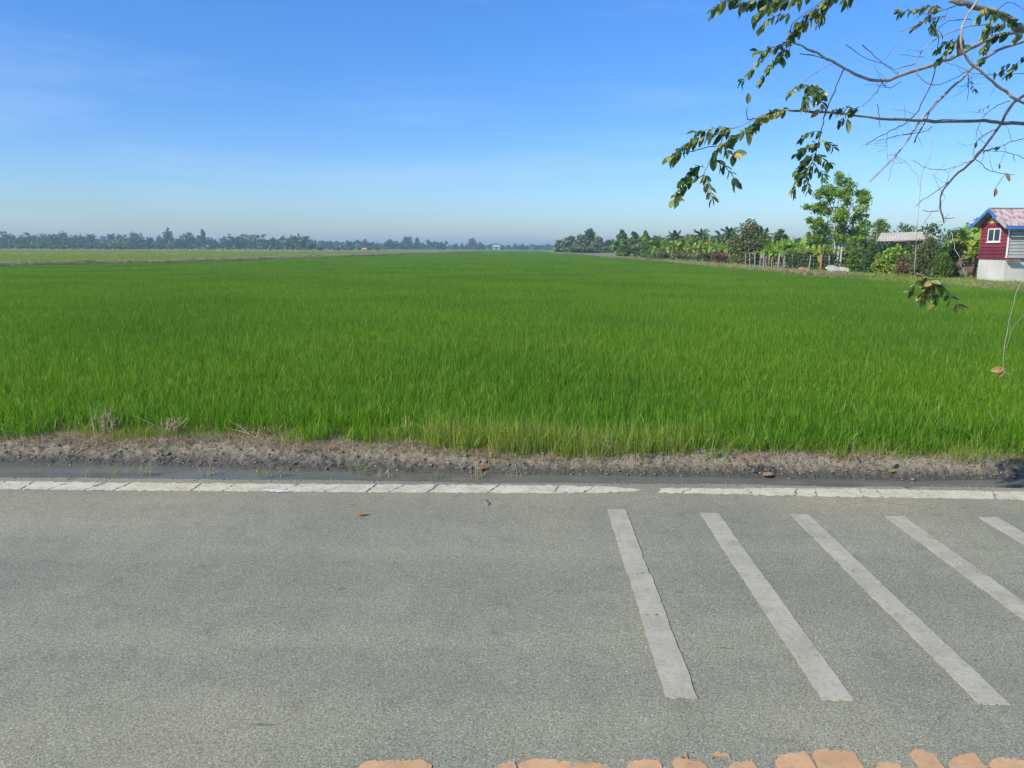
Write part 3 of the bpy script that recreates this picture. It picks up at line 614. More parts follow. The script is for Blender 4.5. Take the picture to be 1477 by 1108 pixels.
def make_tree(name, label, loc, h, w, mat, n_=1200, leaf=.25, seed=1, cat='tree', group=None, trunk=.12, cb=.25, blobs=None, nb=8, bark='bark', stems=1, droop=None, tight=.30, sub=9, aspect=.5):
    g = np.random.RandomState(seed); root = empty(name, loc, label=label, cat=cat, group=group)
    if blobs is None:
        blobs = []
        for i_ in range(nb):
            t_ = (i_ + .5) / nb; z = h * (cb + (1 - cb) * t_ * .88); prof = math.sin(math.pi * (.22 + .68 * t_)) ** .8
            rr = w / 2 * prof; a = g.rand() * 6.28; off = rr * .55 * g.rand()
            s = rr * (.55 + .3 * g.rand()); blobs.append((off * math.cos(a), off * math.sin(a), z, s, s, min(s, h * .22) * (.75 + .4 * g.rand())))
    p = crown_points(blobs, n_, g, sub, tight); V, Q = leaf_cloud(p, leaf * (.6 + .8 * g.rand(len(p))), g, droop=droop, aspect=aspect)
    rn = np.repeat(np.clip(g.rand(len(p)) * .7 + .3 * g.rand(), 0, 1), 4)
    m_ = MB()
    for s_ in range(stems):
        ox = (s_ - (stems - 1) / 2) * trunk * 3.2; lean = g.uniform(-.03, .03) * h; top = h * min(.7, cb + .35)
        P0 = [(ox + lean * t_ ** 2 + g.uniform(-1, 1) * .01 * h * (t_ > 0), g.uniform(-1, 1) * .008 * h, top * t_) for t_ in (-.02, .25, .5, .75, 1)]
        m_.tube(P0, [trunk * 1.15, trunk, trunk * .8, trunk * .6, trunk * .35], 7)
        for b_ in blobs[s_::stems]:
            t_ = min(.95, max(.3, b_[2] / top * .6)); st = Vector((ox + lean * t_ ** 2, 0, top * t_)); en = Vector(b_[:3])
            mid = st.lerp(en, .5) + Vector((0, 0, -.04 * h * g.rand())); m_.tube([st, mid, en], [trunk * .4, trunk * .28, trunk * .1], 5)
    m_.build('trunk', M[bark], root, smooth=True); link('crown', npmesh('crown', V, Q, rn), mat, root, kind='stuff')
    return root
def frond_mesh(name, L=3.2, seed=1, nl=26, w=.8, droop=.9):
    g = random.Random(seed); V = []; Fa = []
    def ptn(t_): return Vector((L * t_ * (1 - .18 * t_), 0, L * (.42 * t_ - droop * t_ * t_)))
    for k in range(nl):
        t_ = .12 + .88 * k / (nl - 1); p = ptn(t_); q = ptn(min(1, t_ + .02)); d = (ptn(min(1.02, t_ + .05)) - ptn(t_ - .05)).normalized()
        ll = w * (math.sin(math.pi * min(1, .12 + t_ * .85)) ** .6) * g.uniform(.85, 1.1)
        for sgn in (-1, 1):
            tip = p + Vector((0, sgn, 0)) * ll * .8 + d * ll * .45 + Vector((0, 0, -ll * g.uniform(.35, .7))); n0 = len(V)
            V.extend([p, p + d * .20, tip]); Fa.append((n0, n0 + 1, n0 + 2))
    for k in range(6):
        a, b_ = ptn(k / 6), ptn((k + 1) / 6); n0 = len(V); V.extend([a + Vector((0, .03, 0)), a - Vector((0, .03, 0)), b_ - Vector((0, .015, 0)), b_ + Vector((0, .015, 0))]); Fa.append((n0, n0 + 1, n0 + 2, n0 + 3))
    return pmesh(name, V, Fa, [g.random() for _ in V])
FR = [frond_mesh('palm_frond', seed=i, droop=dr) for i, dr in ((1, .55), (2, .9), (3, .2))]
def palm(label, loc, h, L, seed, mat='leafdark', nf=26, cat='palm', group='palms behind the banana plants', name='coconut_palm'):
    g = random.Random(seed); root = empty(name, loc, label=label, cat=cat, group=group); m_ = MB(); ln = g.uniform(-.06, .06) * h
    m_.tube([(ln * t_ * t_, 0, h * t_) for t_ in (0, .3, .6, .85, 1)], [.17, .14, .12, .11, .09], 7); m_.build('trunk', M['palmtrunk'], root, smooth=True)
    for k in range(nf):
        f_ = g.choice(FR); el = g.uniform(-.75, .85); me = f_
        o = bpy.data.objects.new('frond', me); COL.objects.link(o); o.parent = root
        if not me.materials: me.materials.append(M['leafdark'])
        o.location = (ln, 0, h); o.rotation_euler = (0, -el + .1, 2.4 * k + g.uniform(-.3, .3)); s = L / 3.2 * g.uniform(.85, 1.1); o.scale = (s, s, s)
    return root
def banana_leaf(name, seed, L=1.9, w=.5, droop=.75, splits=5):
    """a long blade folded along its midrib, torn along the side veins"""
    g = random.Random(seed); V = []; Fa = []; n_ = 15; torn = {g.randrange(3, n_ - 1) for _ in range(splits)}
    def mid(t_): return Vector((L * (t_ * .95 - .25 * t_ ** 3), 0, L * (.55 * t_ - droop * t_ ** 2.4)))
    for i_ in range(n_):
        t0, t1 = i_ / n_, (i_ + 1) / n_
        W0 = w * .68 * math.sin(math.pi * min(1, .06 + t0 * .93)) ** .55; W1 = w * .68 * math.sin(math.pi * min(1, .06 + t1 * .93)) ** .55
        if t0 < .12: W0 = .02; W1 = .02 if t1 < .12 else W1
        for sgn in (-1, 1):
            dz = .35 + .5 * g.random() if i_ in torn else .22; sh = g.uniform(.01, .05) if i_ in torn else 0
            a, b_ = mid(t0), mid(t1 - sh * .6); n0 = len(V)
            V.extend([a, b_, b_ + Vector((.03, sgn * W1, -W1 * dz)), a + Vector((.05 * L * sh, sgn * W0, -W0 * dz))]); Fa.append((n0, n0 + 1, n0 + 2, n0 + 3) if sgn > 0 else (n0 + 3, n0 + 2, n0 + 1, n0))
    rv = g.random(); return pmesh(name, V, Fa, [min(1, rv * .7 + .3 * g.random()) for _ in V])
BL = [banana_leaf('banana_leaf', i, droop=dr, w=ww) for i, dr, ww in ((1, .55, .48), (2, .95, .5), (3, .15, .42), (4, .75, .55))]
BLY = []
for me in BL:
    c_ = me.copy(); c_.materials.append(M['leafyellow']); BLY.append(c_)
BLD = [me.copy() for me in BL[:2]]
for me in BL: me.materials.append(M['leafbright'])
for me in BLD: me.materials.append(M['leafbrown'])
def banana(label, loc, h, seed, group, yellow=False, nl=9, L=1.6, dead=1):
    g = random.Random(seed); root = empty('banana_plant', loc, label=label, cat='banana plant', group=group); m_ = MB()
    m_.tube([(0, 0, -.05), (.02, 0, h * .3), (.03, 0, h * .62)], [.12, .10, .06], 7); m_.build('stem', M['pith'], root, smooth=True)
    for k in range(nl + dead):
        d_ = k >= nl; me = g.choice(BLD if d_ else (BLY if yellow else BL)); o = bpy.data.objects.new('leaf', me); COL.objects.link(o); o.parent = root
        el = g.uniform(-1.5, -1.1) if d_ else g.uniform(-.15, 1.05); o.location = (.03, 0, h * (.5 if d_ else .58)); o.rotation_euler = (0, -el, 2.4 * k + g.uniform(-.4, .4)); s = L / 1.9 * g.uniform(.75, 1.1); o.scale = (s, s, s)
    return root

# --- far tree line ------------------------------------------------
g = np.random.RandomState(41)
def mass(name, label, spans, mat, leafsz):
    Vs = []; Qs = []; Rn = []; off = 0
    for (x0, x1, d, h0, h1, k) in spans:
        for i_ in range(k):
            px = x0 + (x1 - x0) * (i_ + g.rand()) / k; dd = d * (1 + .06 * g.randn()); hh = g.uniform(h0, h1) * d / 1109; q = ground_at(px, dd, -.2); w_ = hh * g.uniform(.8, 1.5)
            bl_ = []
            for b_ in range(5):
                z = hh * (.2 + .68 * b_ / 5); s = w_ / 2 * (.7 - .07 * b_) * g.uniform(.7, 1.1); bl_.append((q.x + g.randn() * w_ * .18, q.y + g.randn() * w_ * .18, z, s, s, hh * .17))
            p = crown_points(bl_, 230, g); V, Q = leaf_cloud(p, leafsz * d / 700 * (.6 + .8 * g.rand(len(p))), g, aspect=.7)
            Vs.append(V); Qs.append(Q + off); off += len(V); Rn.append(np.repeat(g.rand(len(p)) * .6 + .4 * g.rand(), 4))
    return tag(link(name, npmesh(name, np.concatenate(Vs), np.concatenate(Qs), np.concatenate(Rn)), mat), label, 'trees', kind='stuff')
mass('treeline', 'long hazy line of trees across the horizon on the left', [(-120, 110, 560, 15, 23, 50), (100, 450, 600, 13, 22, 70), (430, 640, 820, 8, 14, 56), (620, 830, 980, 5, 9, 50), (-120, 260, 520, 5, 8, 60)], M['leafdark'], 1.0)
mass('shrub_belt', 'low pale scrub in front of the hazy trees on the left', [(-120, 220, 430, 3, 7, 60), (220, 560, 520, 2, 4, 50)], M['leafolive'], .8)
far = [(93, 560, 24, 20, 'rounded hazy tree near the left picture edge'), (132, 590, 22, 16, 'small rounded hazy tree between two taller groups on the left'),
       (163, 600, 22, 20, 'broad dark hazy tree left of the tall pointed one'), (198, 600, 25, 24, 'wide domed hazy tree in the left tree line'), (243, 600, 30, 20, 'high tufted hazy tree left of the tall pointed tree'),
       (272, 600, 24, 26, 'bushy hazy tree beside the tall pointed tree'), (294, 600, 31, 10, 'tall narrow pointed tree rising above the left tree line'), (345, 640, 16, 22, 'low rounded tree right of the pointed tree'),
       (396, 660, 16, 18, 'round tree ending the left tree group'), (527, 820, 15, 9, 'slim tree standing above the far white hut'), (563, 820, 14, 16, 'small hazy tree left of the twin crowned tree'),
       (587, 820, 19, 20, 'twin crowned tall tree in the middle of the horizon'), (602, 840, 17, 8, 'slender tree touching the twin crowned tree'), (681, 950, 15, 16, 'upright hazy tree standing clear near the middle of the horizon'),
       (692, 960, 10, 8, 'small bush like tree right of the upright hazy tree')]
for i_, (px, d, hp, wp, lab) in enumerate(far):
    make_tree('far_tree', lab, ground_at(px, d, -.3), hp * d / 1109, wp * d / 1109, M['leafdark'], 900, 1.0 * d / 700, 200 + i_, group='trees along the far horizon', trunk=.3, cb=.12, tight=.26)
# far buildings seen as specks
def hut(name, label, px, d, w_, h_, wall, roof, cat='hut'):
    q = ground_at(px, d, -.2); root = empty(name, q, label=label, cat=cat); m_ = MB(); m_.box(-w_ / 2, w_ / 2, -w_ / 3, w_ / 3, 0, h_ * .65); m_.build('wall', wall, root)
    m_ = MB(); e = w_ * .6; y_ = w_ * .42
    m_.add([(-e, -y_, h_ * .62), (e, -y_, h_ * .62), (e, y_, h_ * .62), (-e, y_, h_ * .62), (-e * .8, 0, h_), (e * .8, 0, h_)], [(0, 1, 5, 4), (3, 4, 5, 2), (0, 4, 3), (1, 2, 5), (0, 3, 2, 1)]); m_.build('roof', roof, root)
    m_ = MB(); m_.box(-w_ * .12, w_ * .1, -w_ / 3 - .05, -w_ / 3 - .01, .1, h_ * .5); m_.build('door', M['dark'], root)
hut('field_hut', 'tiny hut with a white roof far out in the green paddies', 526, 420, 2.3, 1.6, M['tarp'], M['shedroof'])
hut('far_house', 'distant white building among the trees right of the middle', 716, 900, 8, 5.5, M['greyboard'], M['shedroof'], 'building')
q = ground_at(273, 210, .25); o = empty('egret', q, label='small white bird standing in the far paddy on the left', cat='bird'); m_ = MB()
m_.tube([(-.22, 0, .28), (-.08, 0, .33), (.08, 0, .36), (.17, 0, .42)], [.02, .09, .10, .03], 8); m_.tube([(.14, 0, .40), (.22, 0, .5), (.19, 0, .62), (.24, 0, .68), (.34, 0, .66)], [.035, .025, .022, .03, .005], 6); m_.build('body', M['white'], o, smooth=True)
for s_ in (-.03, .04): m_ = MB(); m_.tube([(s_, s_, -.3), (s_, s_, .3)], .008, 5); m_.build('leg', M['twigdark'], o)

# --- right-hand trees, far to near --------------------------------
def T(px, d, top, wpx, mat, label, seed, n_=1400, leaf=None, base=None, **k):
    hor = 358 + (px - 738) * math.tan(ROLL); q = ground_at(px, d, -.05); h_ = (hor - top) * d / F_PX + EYE
    return make_tree(k.pop('name', 'broadleaf_tree'), label, q, h_, wpx * d / F_PX, M[mat], n_, leaf or d * .0022, seed, **k)
gA = 'trees at the far end of the right edge'
T(808, 330, 347, 22, 'leafmid', 'low green tree at the far left tip of the right hand tree row', 301, group=gA, cb=.05)
T(824, 325, 341, 28, 'leafmid', 'rounded green tree second from the tip of the row', 302, group=gA, cb=.05)
T(838, 320, 338, 30, 'leafolive', 'broad olive tree left of the dark topped one', 303, group=gA, cb=.05)
T(850, 345, 329, 22, 'leafdark', 'dark topped tree standing highest in the far group', 304, group=gA, cb=.25)
T(862, 315, 342, 24, 'leafolive', 'grey green tree right of the dark topped tree', 305, group=gA, cb=.05)
T(876, 310, 347, 18, 'leafdark', 'low dark tree closing the far group', 306, group=gA, cb=.05)
T(843, 285, 354, 60, 'leafolive', 'low olive thicket under the far tree group', 307, name='thicket', cat='bush', n_=1600, cb=.0)
gB = 'tall trees left of the palms'
T(897, 190, 329, 18, 'leafmid', 'tall rounded tree leftmost of the three upright crowns', 311, group=gB, cb=.15, n_=1800)
T(914, 188, 331, 16, 'leafdark', 'middle of the three upright crowns', 312, group=gB, cb=.15, n_=1800)
T(932, 186, 332, 18, 'leafmid', 'right one of the three upright crowns', 313, group=gB, cb=.15, n_=1800)
T(922, 170, 345, 40, 'leafolive', 'grey green spreading tree below the three crowns', 314, cb=.03, n_=1800)
T(898, 165, 352, 26, 'leafmid', 'dark bushy shrub at the foot of the tall rounded tree', 315, name='bush', cat='bush', cb=.0)
T(948, 160, 342, 36, 'leafdark', 'dark tree between the three crowns and the palms', 316, cb=.05)
T(990, 150, 338, 44, 'leafolive', 'hazy olive tree behind the first palms', 317, cb=.05)
T(1025, 140, 342, 44, 'leafdark', 'dark tree filling the gap between the palms', 318, cb=.05)
T(1050, 130, 338, 40, 'leafdark', 'dark tree left of the tall olive tree', 319, cb=.05)
for i_, (px, d, top, lab) in enumerate([(972, 140, 331, 'leftmost palm above the banana patch'), (984, 150, 336, 'short palm right beside the leftmost palm'), (1012, 138, 329, 'palm with an upright spiky head in the middle of the banana patch'),
        (1038, 130, 330, 'leaning palm left of the tall olive tree'), (1049, 125, 325, 'palm with upswept fronds close to the olive tree'), (1102, 105, 330, 'palm head behind the right side of the olive tree'), (1136, 98, 338, 'small dark palm right of the bare brown bush')]):
    hor = 358 + (px - 738) * math.tan(ROLL); palm(lab, ground_at(px, d, -.05), (hor - top - 9) * d / F_PX + EYE - .3, 2.1, 330 + i_)
T(1127, 100, 326, 26, 'leafdark', 'dark irregular tree standing between olive tree and big bright tree', 340, n_=1500, cb=.1)
T(1112, 95, 342, 22, 'leafbrown', 'bare brownish bush behind the fence corner', 341, name='dry_bush', cat='bush', n_=900, cb=.05)
rb = random.Random(12)
nb_ = 0
for (x0, x1, k, d0, d1, t0, t1, yl) in ((938, 975, 5, 125, 118, 356, 350, False), (965, 1055, 17, 118, 92, 352, 340, True), (1100, 1160, 9, 72, 66, 352, 340, False), (1150, 1196, 6, 64, 60, 358, 352, True)):
    for i_ in range(k):
        t_ = (i_ + rb.uniform(.1, .9)) / k; px = x0 + (x1 - x0) * t_; d = d0 + (d1 - d0) * t_ + rb.uniform(-3, 3); top = rb.uniform(t0, t1) if k < 10 else t0 + (t1 - t0) * rb.random()
        hor = 358 + (px - 738) * math.tan(ROLL); h_ = max(1.6, (hor - top) * d / F_PX + EYE); nb_ += 1
        banana('yellow green banana plant in the sunny patch before the palms' if d > 85 else 'banana plant behind the wire fence left of the big tree', ground_at(px, d, -.05), h_, 400 + nb_,
               'banana plants before the palms' if d > 85 else 'banana plants behind the fence', yl, nl=9 if d < 85 else 8, L=h_ * .62)
for i_, (px, d, top, w_, mt, lab) in enumerate([(955, 112, 362, 40, 'leafolive', 'low brownish scrub under the left end of the banana patch'), (985, 105, 362, 46, 'leafolive', 'low scrub under the middle of the banana patch'),
        (1015, 98, 364, 40, 'leafolive', 'grey green scrub at the right end of the banana patch'), (1040, 90, 362, 34, 'leafbrown', 'dry brown shrub beside the rice left of the fence'), (1062, 84, 366, 30, 'leafolive', 'low shrub at the foot of the olive tree'),
        (930, 130, 360, 30, 'leafmid', 'small green bush below the three upright crowns')]):
    T(px, d, top, w_, mt, lab, 350 + i_, name='shrub', cat='bush', cb=.0, n_=1300, leaf=d * .0016, trunk=.04)
T(1082, 80, 318, 58, 'leafolive', 'tall feathery olive green tree left of the fence', 360, n_=5200, leaf=.16, cb=.0, nb=11, droop=1.2, tight=.36)
T(1064, 84, 345, 30, 'leafmid', 'green bush against the left side of the olive tree', 361, n_=1500, cb=0)
# behind the big tree and the shed
T(1172, 85, 332, 40, 'leafdark', 'dark tree behind the left side of the big bright tree', 362, n_=2200, cb=.05)
T(1240, 80, 330, 34, 'leafdark', 'dark tree behind the right side of the big bright tree', 363, n_=2200, cb=.05)
T(1268, 88, 308, 36, 'leafmid', 'feathery tree above the grey shed roof', 364, n_=2600, leaf=.18, cb=.1, tight=.36)
T(1300, 92, 318, 48, 'leafmid', 'wide green tree behind the right end of the shed roof', 365, n_=2600, leaf=.18, cb=.1)
T(1338, 95, 322, 70, 'leafdark', 'low dark tree between shed and vine covered bush', 366, n_=1800, cb=.05)
T(1400, 75, 318, 60, 'leafdark', 'dark tree hidden behind the banana plants by the house', 367, n_=1800, cb=.05)
T(1215, 72, 352, 70, 'leafmid', 'green shrubbery behind the big tree trunks', 368, name='shrub', cat='bush', n_=2400, cb=0)

mass('grove', 'low mass of mixed trees behind the palms and banana plants', [(935, 1070, 150, 29, 37, 34), (890, 1150, 185, 21, 29, 60), (1140, 1290, 110, 26, 44, 20), (1270, 1420, 100, 30, 42, 18), (1520, 2700, 240, 24, 44, 46)], M['leafmid'], 1.4)
T(1208, 74, 342, 56, 'leafmid', 'low dark tree directly behind the big bright tree', 371, n_=3000, cb=.05)
# big bright tree -------------------------------------------------
d = 60.0; s = d / F_PX; q = ground_at(1209, d, -.05)
def bb(px, py, rx, rz, dy=0.0): return ((px - 1209) * s, dy, (362 - py) * s + 1.65, rx * s, rx * s * 1.0, rz * s)
rr = random.Random(3)
bl_ = [bb(1207, 262, 13, 12), bb(1192, 270, 12, 12, .4), bb(1222, 276, 13, 12, -.3), bb(1240, 282, 13, 9, .5), bb(1181, 284, 14, 10, -.4), bb(1206, 288, 18, 13), bb(1232, 298, 16, 12, -.6), bb(1165, 302, 13, 7, .2),
       bb(1185, 304, 16, 12, .5), bb(1210, 312, 20, 14, -.5), bb(1238, 314, 12, 11, .5), bb(1170, 322, 14, 8, -.3), bb(1190, 330, 18, 13, .3), bb(1216, 336, 20, 13, .2), bb(1240, 330, 11, 12, -.2), bb(1200, 346, 18, 8, .2), bb(1226, 348, 18, 9, -.2), bb(1178, 342, 12, 8, .3)]
make_tree('broadleaf_tree', 'tallest bright green tree with slender pale trunks beside the fence', q, 7.6, 5.2, M['leafbright'], 11500, .095, 370, blobs=bl_, trunk=.085, bark='barkpale', stems=3, cb=.15, tight=.22, sub=7, aspect=.6)

# vine hedge on the fence
def hedge(label, px0, px1, d0, d1, ztop, mat, n_, seed, name='vine_hedge', depth=.8, leaf=.08, z0=0.0):
    g_ = np.random.RandomState(seed); a = ground_at(px0, d0, 0); b_ = ground_at(px1, d1, 0); root = empty(name, a.lerp(b_, .5), label=label, cat='hedge'); c0 = a.lerp(b_, .5)
    t_ = g_.rand(n_); base = np.array(a)[None] + (np.array(b_) - np.array(a))[None] * t_[:, None]; nn_ = (b_ - a).normalized()
    zz = z0 + (ztop - z0) * g_.rand(n_) ** .75 * (.88 + .12 * np.sin(t_ * 23 + 1) * np.sin(t_ * 51)); pr = base + np.stack([-nn_.y * (g_.rand(n_) - .2) * depth, nn_.x * (g_.rand(n_) - .2) * depth, zz], 1) - np.array(c0)
    V, Q = leaf_cloud(pr, leaf * (.5 + g_.rand(n_)), g_, aspect=.6); link('foliage', npmesh('foliage', V, Q, np.repeat(g_.rand(n_), 4)), M[mat], root, kind='stuff')
    m_ = MB()
    for k in range(9):
        p = a.lerp(b_, (k + .5) / 9) - c0; m_.tube([(p.x, p.y, -.05), (p.x + .05, p.y, ztop * .5), (p.x, p.y + .1, ztop * .85)], [.03, .02, .01], 5)
    m_.build('stem', M['bark'], root)
hedge('dark hedge of climbing vines behind the fence', 1134, 1202, 62, 58, 1.55, 'leafdark', 4200, 380)
hedge('yellowish mat of vines lying on top of the dark hedge', 1136, 1204, 62.4, 58.4, 1.80, 'leafyellow', 900, 381, z0=1.5, depth=1.0, leaf=.06)
# bushes between the trunks and the house
def B(px, d, top, wpx, mat, label, seed, **k): return T(px, d, top, wpx, mat, label, seed, name=k.pop('name', 'bush'), cat='bush', cb=0, trunk=.04, **k)
B(1234, 57, 352, 34, 'leafmid', 'loose green bush right of the pale tree trunks', 383, n_=2600, leaf=.09)
B(1256, 55, 346, 34, 'leafdark', 'dark bush below the left tip of the shed roof', 384, n_=2400, leaf=.09)
B(1290, 52, 350, 40, 'leafbright', 'bright green leafy shrub under the shed roof', 385, n_=2400, leaf=.12)
B(1272, 50, 362, 22, 'leafyellow', 'light green shrub at the left of the dead brown creeper', 386, n_=1400, leaf=.10)
B(1312, 53, 347, 30, 'leafmid', 'green shrub right below the shed roof edge', 387, n_=2000, leaf=.10)
B(1303, 48, 366, 26, 'leafbrown', 'dead brown creeper hanging in front of the green shrubs', 388, n_=2200, leaf=.08, droop=2.0)
B(1340, 47, 333, 46, 'leafolive', 'mounded vine covered bush with hanging strands', 389, n_=5200, leaf=.10, droop=2.5, aspect=.25)
B(1372, 46, 322, 40, 'leafdark', 'tall dark bush left of the banana plants by the house', 390, n_=4200, leaf=.10, droop=1.5, aspect=.3)
B(1360, 45, 362, 36, 'leafmid', 'drooping green grass like bush at the rice edge', 391, n_=3000, leaf=.13, droop=3.0, aspect=.15)
B(1328, 45.5, 352, 30, 'leafolive', 'rounded olive mound of creepers beside the rice', 393, n_=2600, leaf=.09, droop=2.0, aspect=.3)
for i_, (px, d, top, lab, nl) in enumerate([(1398, 44.5, 322, 'largest banana plant, with a yellow trunk, left of the red house', 12), (1409, 46, 332, 'banana plant tucked against the corner of the red house', 9), (1384, 47, 335, 'banana plant leaning over the dark bush', 9), (1405, 43.6, 350, 'young banana plant at the foot of the red house', 7)]):
    hor = 358 + (px - 738) * math.tan(ROLL); h_ = (hor - top) * d / F_PX + EYE; banana(lab, ground_at(px, d, -.05), h_ * 1.05, 430 + i_, 'banana plants beside the house', nl=nl + 4, L=1.75 if h_ > 2.2 else 1.2, dead=2, yellow=i_ in (0, 3))
banana('banana plant whose leaf shows above the blue edge of the house roof', ground_at(1425, 50, -.05), 5.0, 440, 'banana plants beside the house', nl=12, L=2.0)

# shed --------------------------------------------------------------
q = ground_at(1300, 64, 0); root = empty('shed', q, label='open shed with a low grey sheet roof half hidden by shrubs', cat='shed'); s = 64 / F_PX
zt = lambda py: (361 - py) * s + 1.7
e0 = ((1264 - 1300) * s, 0, zt(350)); e1 = ((1325 - 1300) * s, 0, zt(350)); r0 = ((1286 - 1300) * s, 2.2, zt(336)); r1 = ((1352 - 1300) * s, 2.2, zt(334)); e2 = ((1352 - 1300) * s, -.3, zt(345))
m_ = MB(); nseg = 20
for k in range(nseg):        # corrugated sheet: alternating ridges
    a0, a1 = k / nseg, (k + 1) / nseg; A = Vector(e0).lerp(Vector(e2), a0); Bq = Vector(e0).lerp(Vector(e2), a1); Cq = Vector(r0).lerp(Vector(r1), a1); Dq = Vector(r0).lerp(Vector(r1), a0)
    up = Vector((0, 0, .02)); mid0 = (A + Bq) / 2 + up; mid1 = (Cq + Dq) / 2 + up
    m_.add([A, mid0, mid1, Dq], [(0, 1, 2, 3)]); m_.add([mid0, Bq, Cq, mid1], [(0, 1, 2, 3)])
m_.build('roof', M['shedroof'], root)
m_ = MB()
for xx, yy in ((e0[0] + .3, .2), (0, .2), (e2[0] - .3, .2), (e0[0] + 1.0, 2.3), (e2[0] - .2, 2.3)): m_.box(xx - .05, xx + .05, yy - .05, yy + .05, 0, zt(348) if yy < 1 else zt(338))
m_.build('post', M['bark'], root)
m_ = MB(); m_.box(e0[0] + 2.3, e2[0] - .2, 2.4, 2.5, 0, zt(341)); m_.build('back_wall', M['bark'], root)
m_ = MB(); m_.bar(e0, e2, .06, .1); m_.build('eave_beam', M['bark'], root)

# fence ---------------------------------------------------------------
fence = empty('wire_fence', ground_at(1120, 63, 0), label='wire fence on pale posts along the edge of the rice', cat='fence'); fo = fence.location
posts = [(1076.5, 68, 365), (1083, 67.5, 364), (1090, 67, 366), (1097.5, 66.5, 366), (1103, 66, 364), (1106, 66, 370), (1114.5, 65, 371), (1124, 64, 366), (1131, 63.2, 368), (1133.5, 63, 364), (1145, 61.5, 367), (1169, 59.5, 368), (1198, 58, 368)]
pp = []
for px, d, top in posts:
    hor = 360; b_ = ground_at(px, d, 0); hh = (hor - top) * d / F_PX + EYE; pp.append((b_, hh)); m_ = MB(); a = b_ - fo; ln = random.Random(int(px)).uniform(-.05, .05)
    m_.tube([(a.x, a.y, -.1), (a.x + ln, a.y, hh * .5), (a.x + ln * 2, a.y, hh)], .035 if d > 64 else .042, 6); m_.build('post', M['post'], fence)
m_ = MB()
for k in range(len(pp) - 1):
    for zf in (.25, .5, .75, .93):
        a, b_ = pp[k][0] - fo, pp[k + 1][0] - fo; m_.bar((a.x, a.y - .04, pp[k][1] * zf), (b_.x, b_.y - .04, pp[k + 1][1] * zf), .012)
m_.build('wire', M['wire'], fence)
q = ground_at(1185.5, 57.5, 0); o = empty('gate_post', q, label='thick rusty brown post before the fence near the scrap', cat='post'); m_ = MB(); m_.tube([(0, 0, -.1), (.02, 0, .7), (.03, 0, 1.45)], [.085, .08, .075], 8); m_.build('shaft', M['rust'], o)
m_ = MB(); m_.box(-.10, .14, -.10, .10, 1.452, 1.50); m_.build('cap', M['rust'], o)
# scrap
def scrap_sheet(px, d, wd, dp, lift, label, mat, rz):
    q = ground_at(px, d, .08); n_ = 14; V = []; Fa = []
    for i_ in range(n_ + 1):
        u = i_ / n_; x = (u - .5) * wd; z = .13 * math.sin(u * 3.0) * lift + (.03 if i_ % 2 else 0); V += [(x, -dp / 2, z), (x + .1, dp / 2, z + .28 * lift)]
    for i_ in range(n_): Fa.append((2 * i_, 2 * i_ + 2, 2 * i_ + 3, 2 * i_ + 1))
    me = pmesh('scrap_sheet', V, Fa); o = link('scrap_sheet', me, M[mat], loc=q, rot=(0, 0, rz)); sd = o.modifiers.new('s', 'SOLIDIFY'); sd.thickness = .012; tag(o, label, 'metal sheet')
scrap_sheet(1205, 54.5, 1.15, .7, 1.3, 'bent pale corrugated sheet lying at the rice edge right of the rusty post', 'scrapwhite', .35)
scrap_sheet(1215, 56, 1.1, .5, .9, 'second grey sheet propped behind the bent pale sheet', 'shedroof', -.15)
def pole(px0, px1, d0, d1, z, rad, label, mat, name='pole'):
    a = ground_at(px0, d0, z); b_ = ground_at(px1, d1, z + .05); m_ = MB(); m_.tube([Vector((0, 0, 0)), (b_ - a) * .5 + Vector((0, 0, .02)), b_ - a], [rad, rad, rad * .8], 6)
    o = m_.build(name, M[mat]); o.location = a; tag(o, label, 'pole')
pole(1150, 1180, 56.6, 57.4, .12, .06, 'long pink pole lying at the foot of the hedge', 'pinkpipe'); pole(1155, 1180, 55.6, 56, .05, .04, 'thin tan pole lying in front of the pink pole', 'scrapwhite')
pole(1118, 1136, 60.5, 60, .06, .05, 'pale pole lying by the double fence post', 'scrapwhite'); pole(1140, 1156, 58.6, 58.2, .08, .045, 'whitish plank end left of the pink pole', 'scrapwhite', 'plank')
m_ = MB(); m_.box(-.35, .35, -.2, .2, 0, .16); m_.box(-.28, .05, -.15, .15, .17, .3); m_.box(.09, .3, -.12, .12, .17, .26); o = m_.build('scrap_heap', M['pinkpipe']); o.location = ground_at(1161, 57.2, .1); tag(o, 'small pink and white heap of bagged scrap on the pink pole', 'scrap')

# ------------------------------------------------------------------ red house
d = 40.0; s = d / F_PX; C1 = P(1451.5, 373, d); hx, hy = C1.x, C1.y; zfl = C1.z; zg = -.15
HW, HD = 6.5, 2.45; zeave = P(1451.5, 321, d).z
house = empty('house', (hx, hy, zg), math.radians(.6), label='small red and grey house with a pink roof raised on a white base', cat='house')
L0 = zfl - zg; LE = zeave - zg; LP = LE + .70
m_ = MB(); m_.box(.01, 1.25, .06, HD - .02, 0, L0 - .04); m_.build('base_wall', M['whitewall'], house)
m_ = MB(); m_.box(1.252, HW - .05, .10, HD - .02, 0, L0 - .05); m_.build('base_panel', M['tealpale'], house)
m_ = MB(); m_.box(-.05, HW + .05, -.05, HD + .05, L0 - .038, L0 + .03); m_.build('floor_beam', M['redlow'], house)
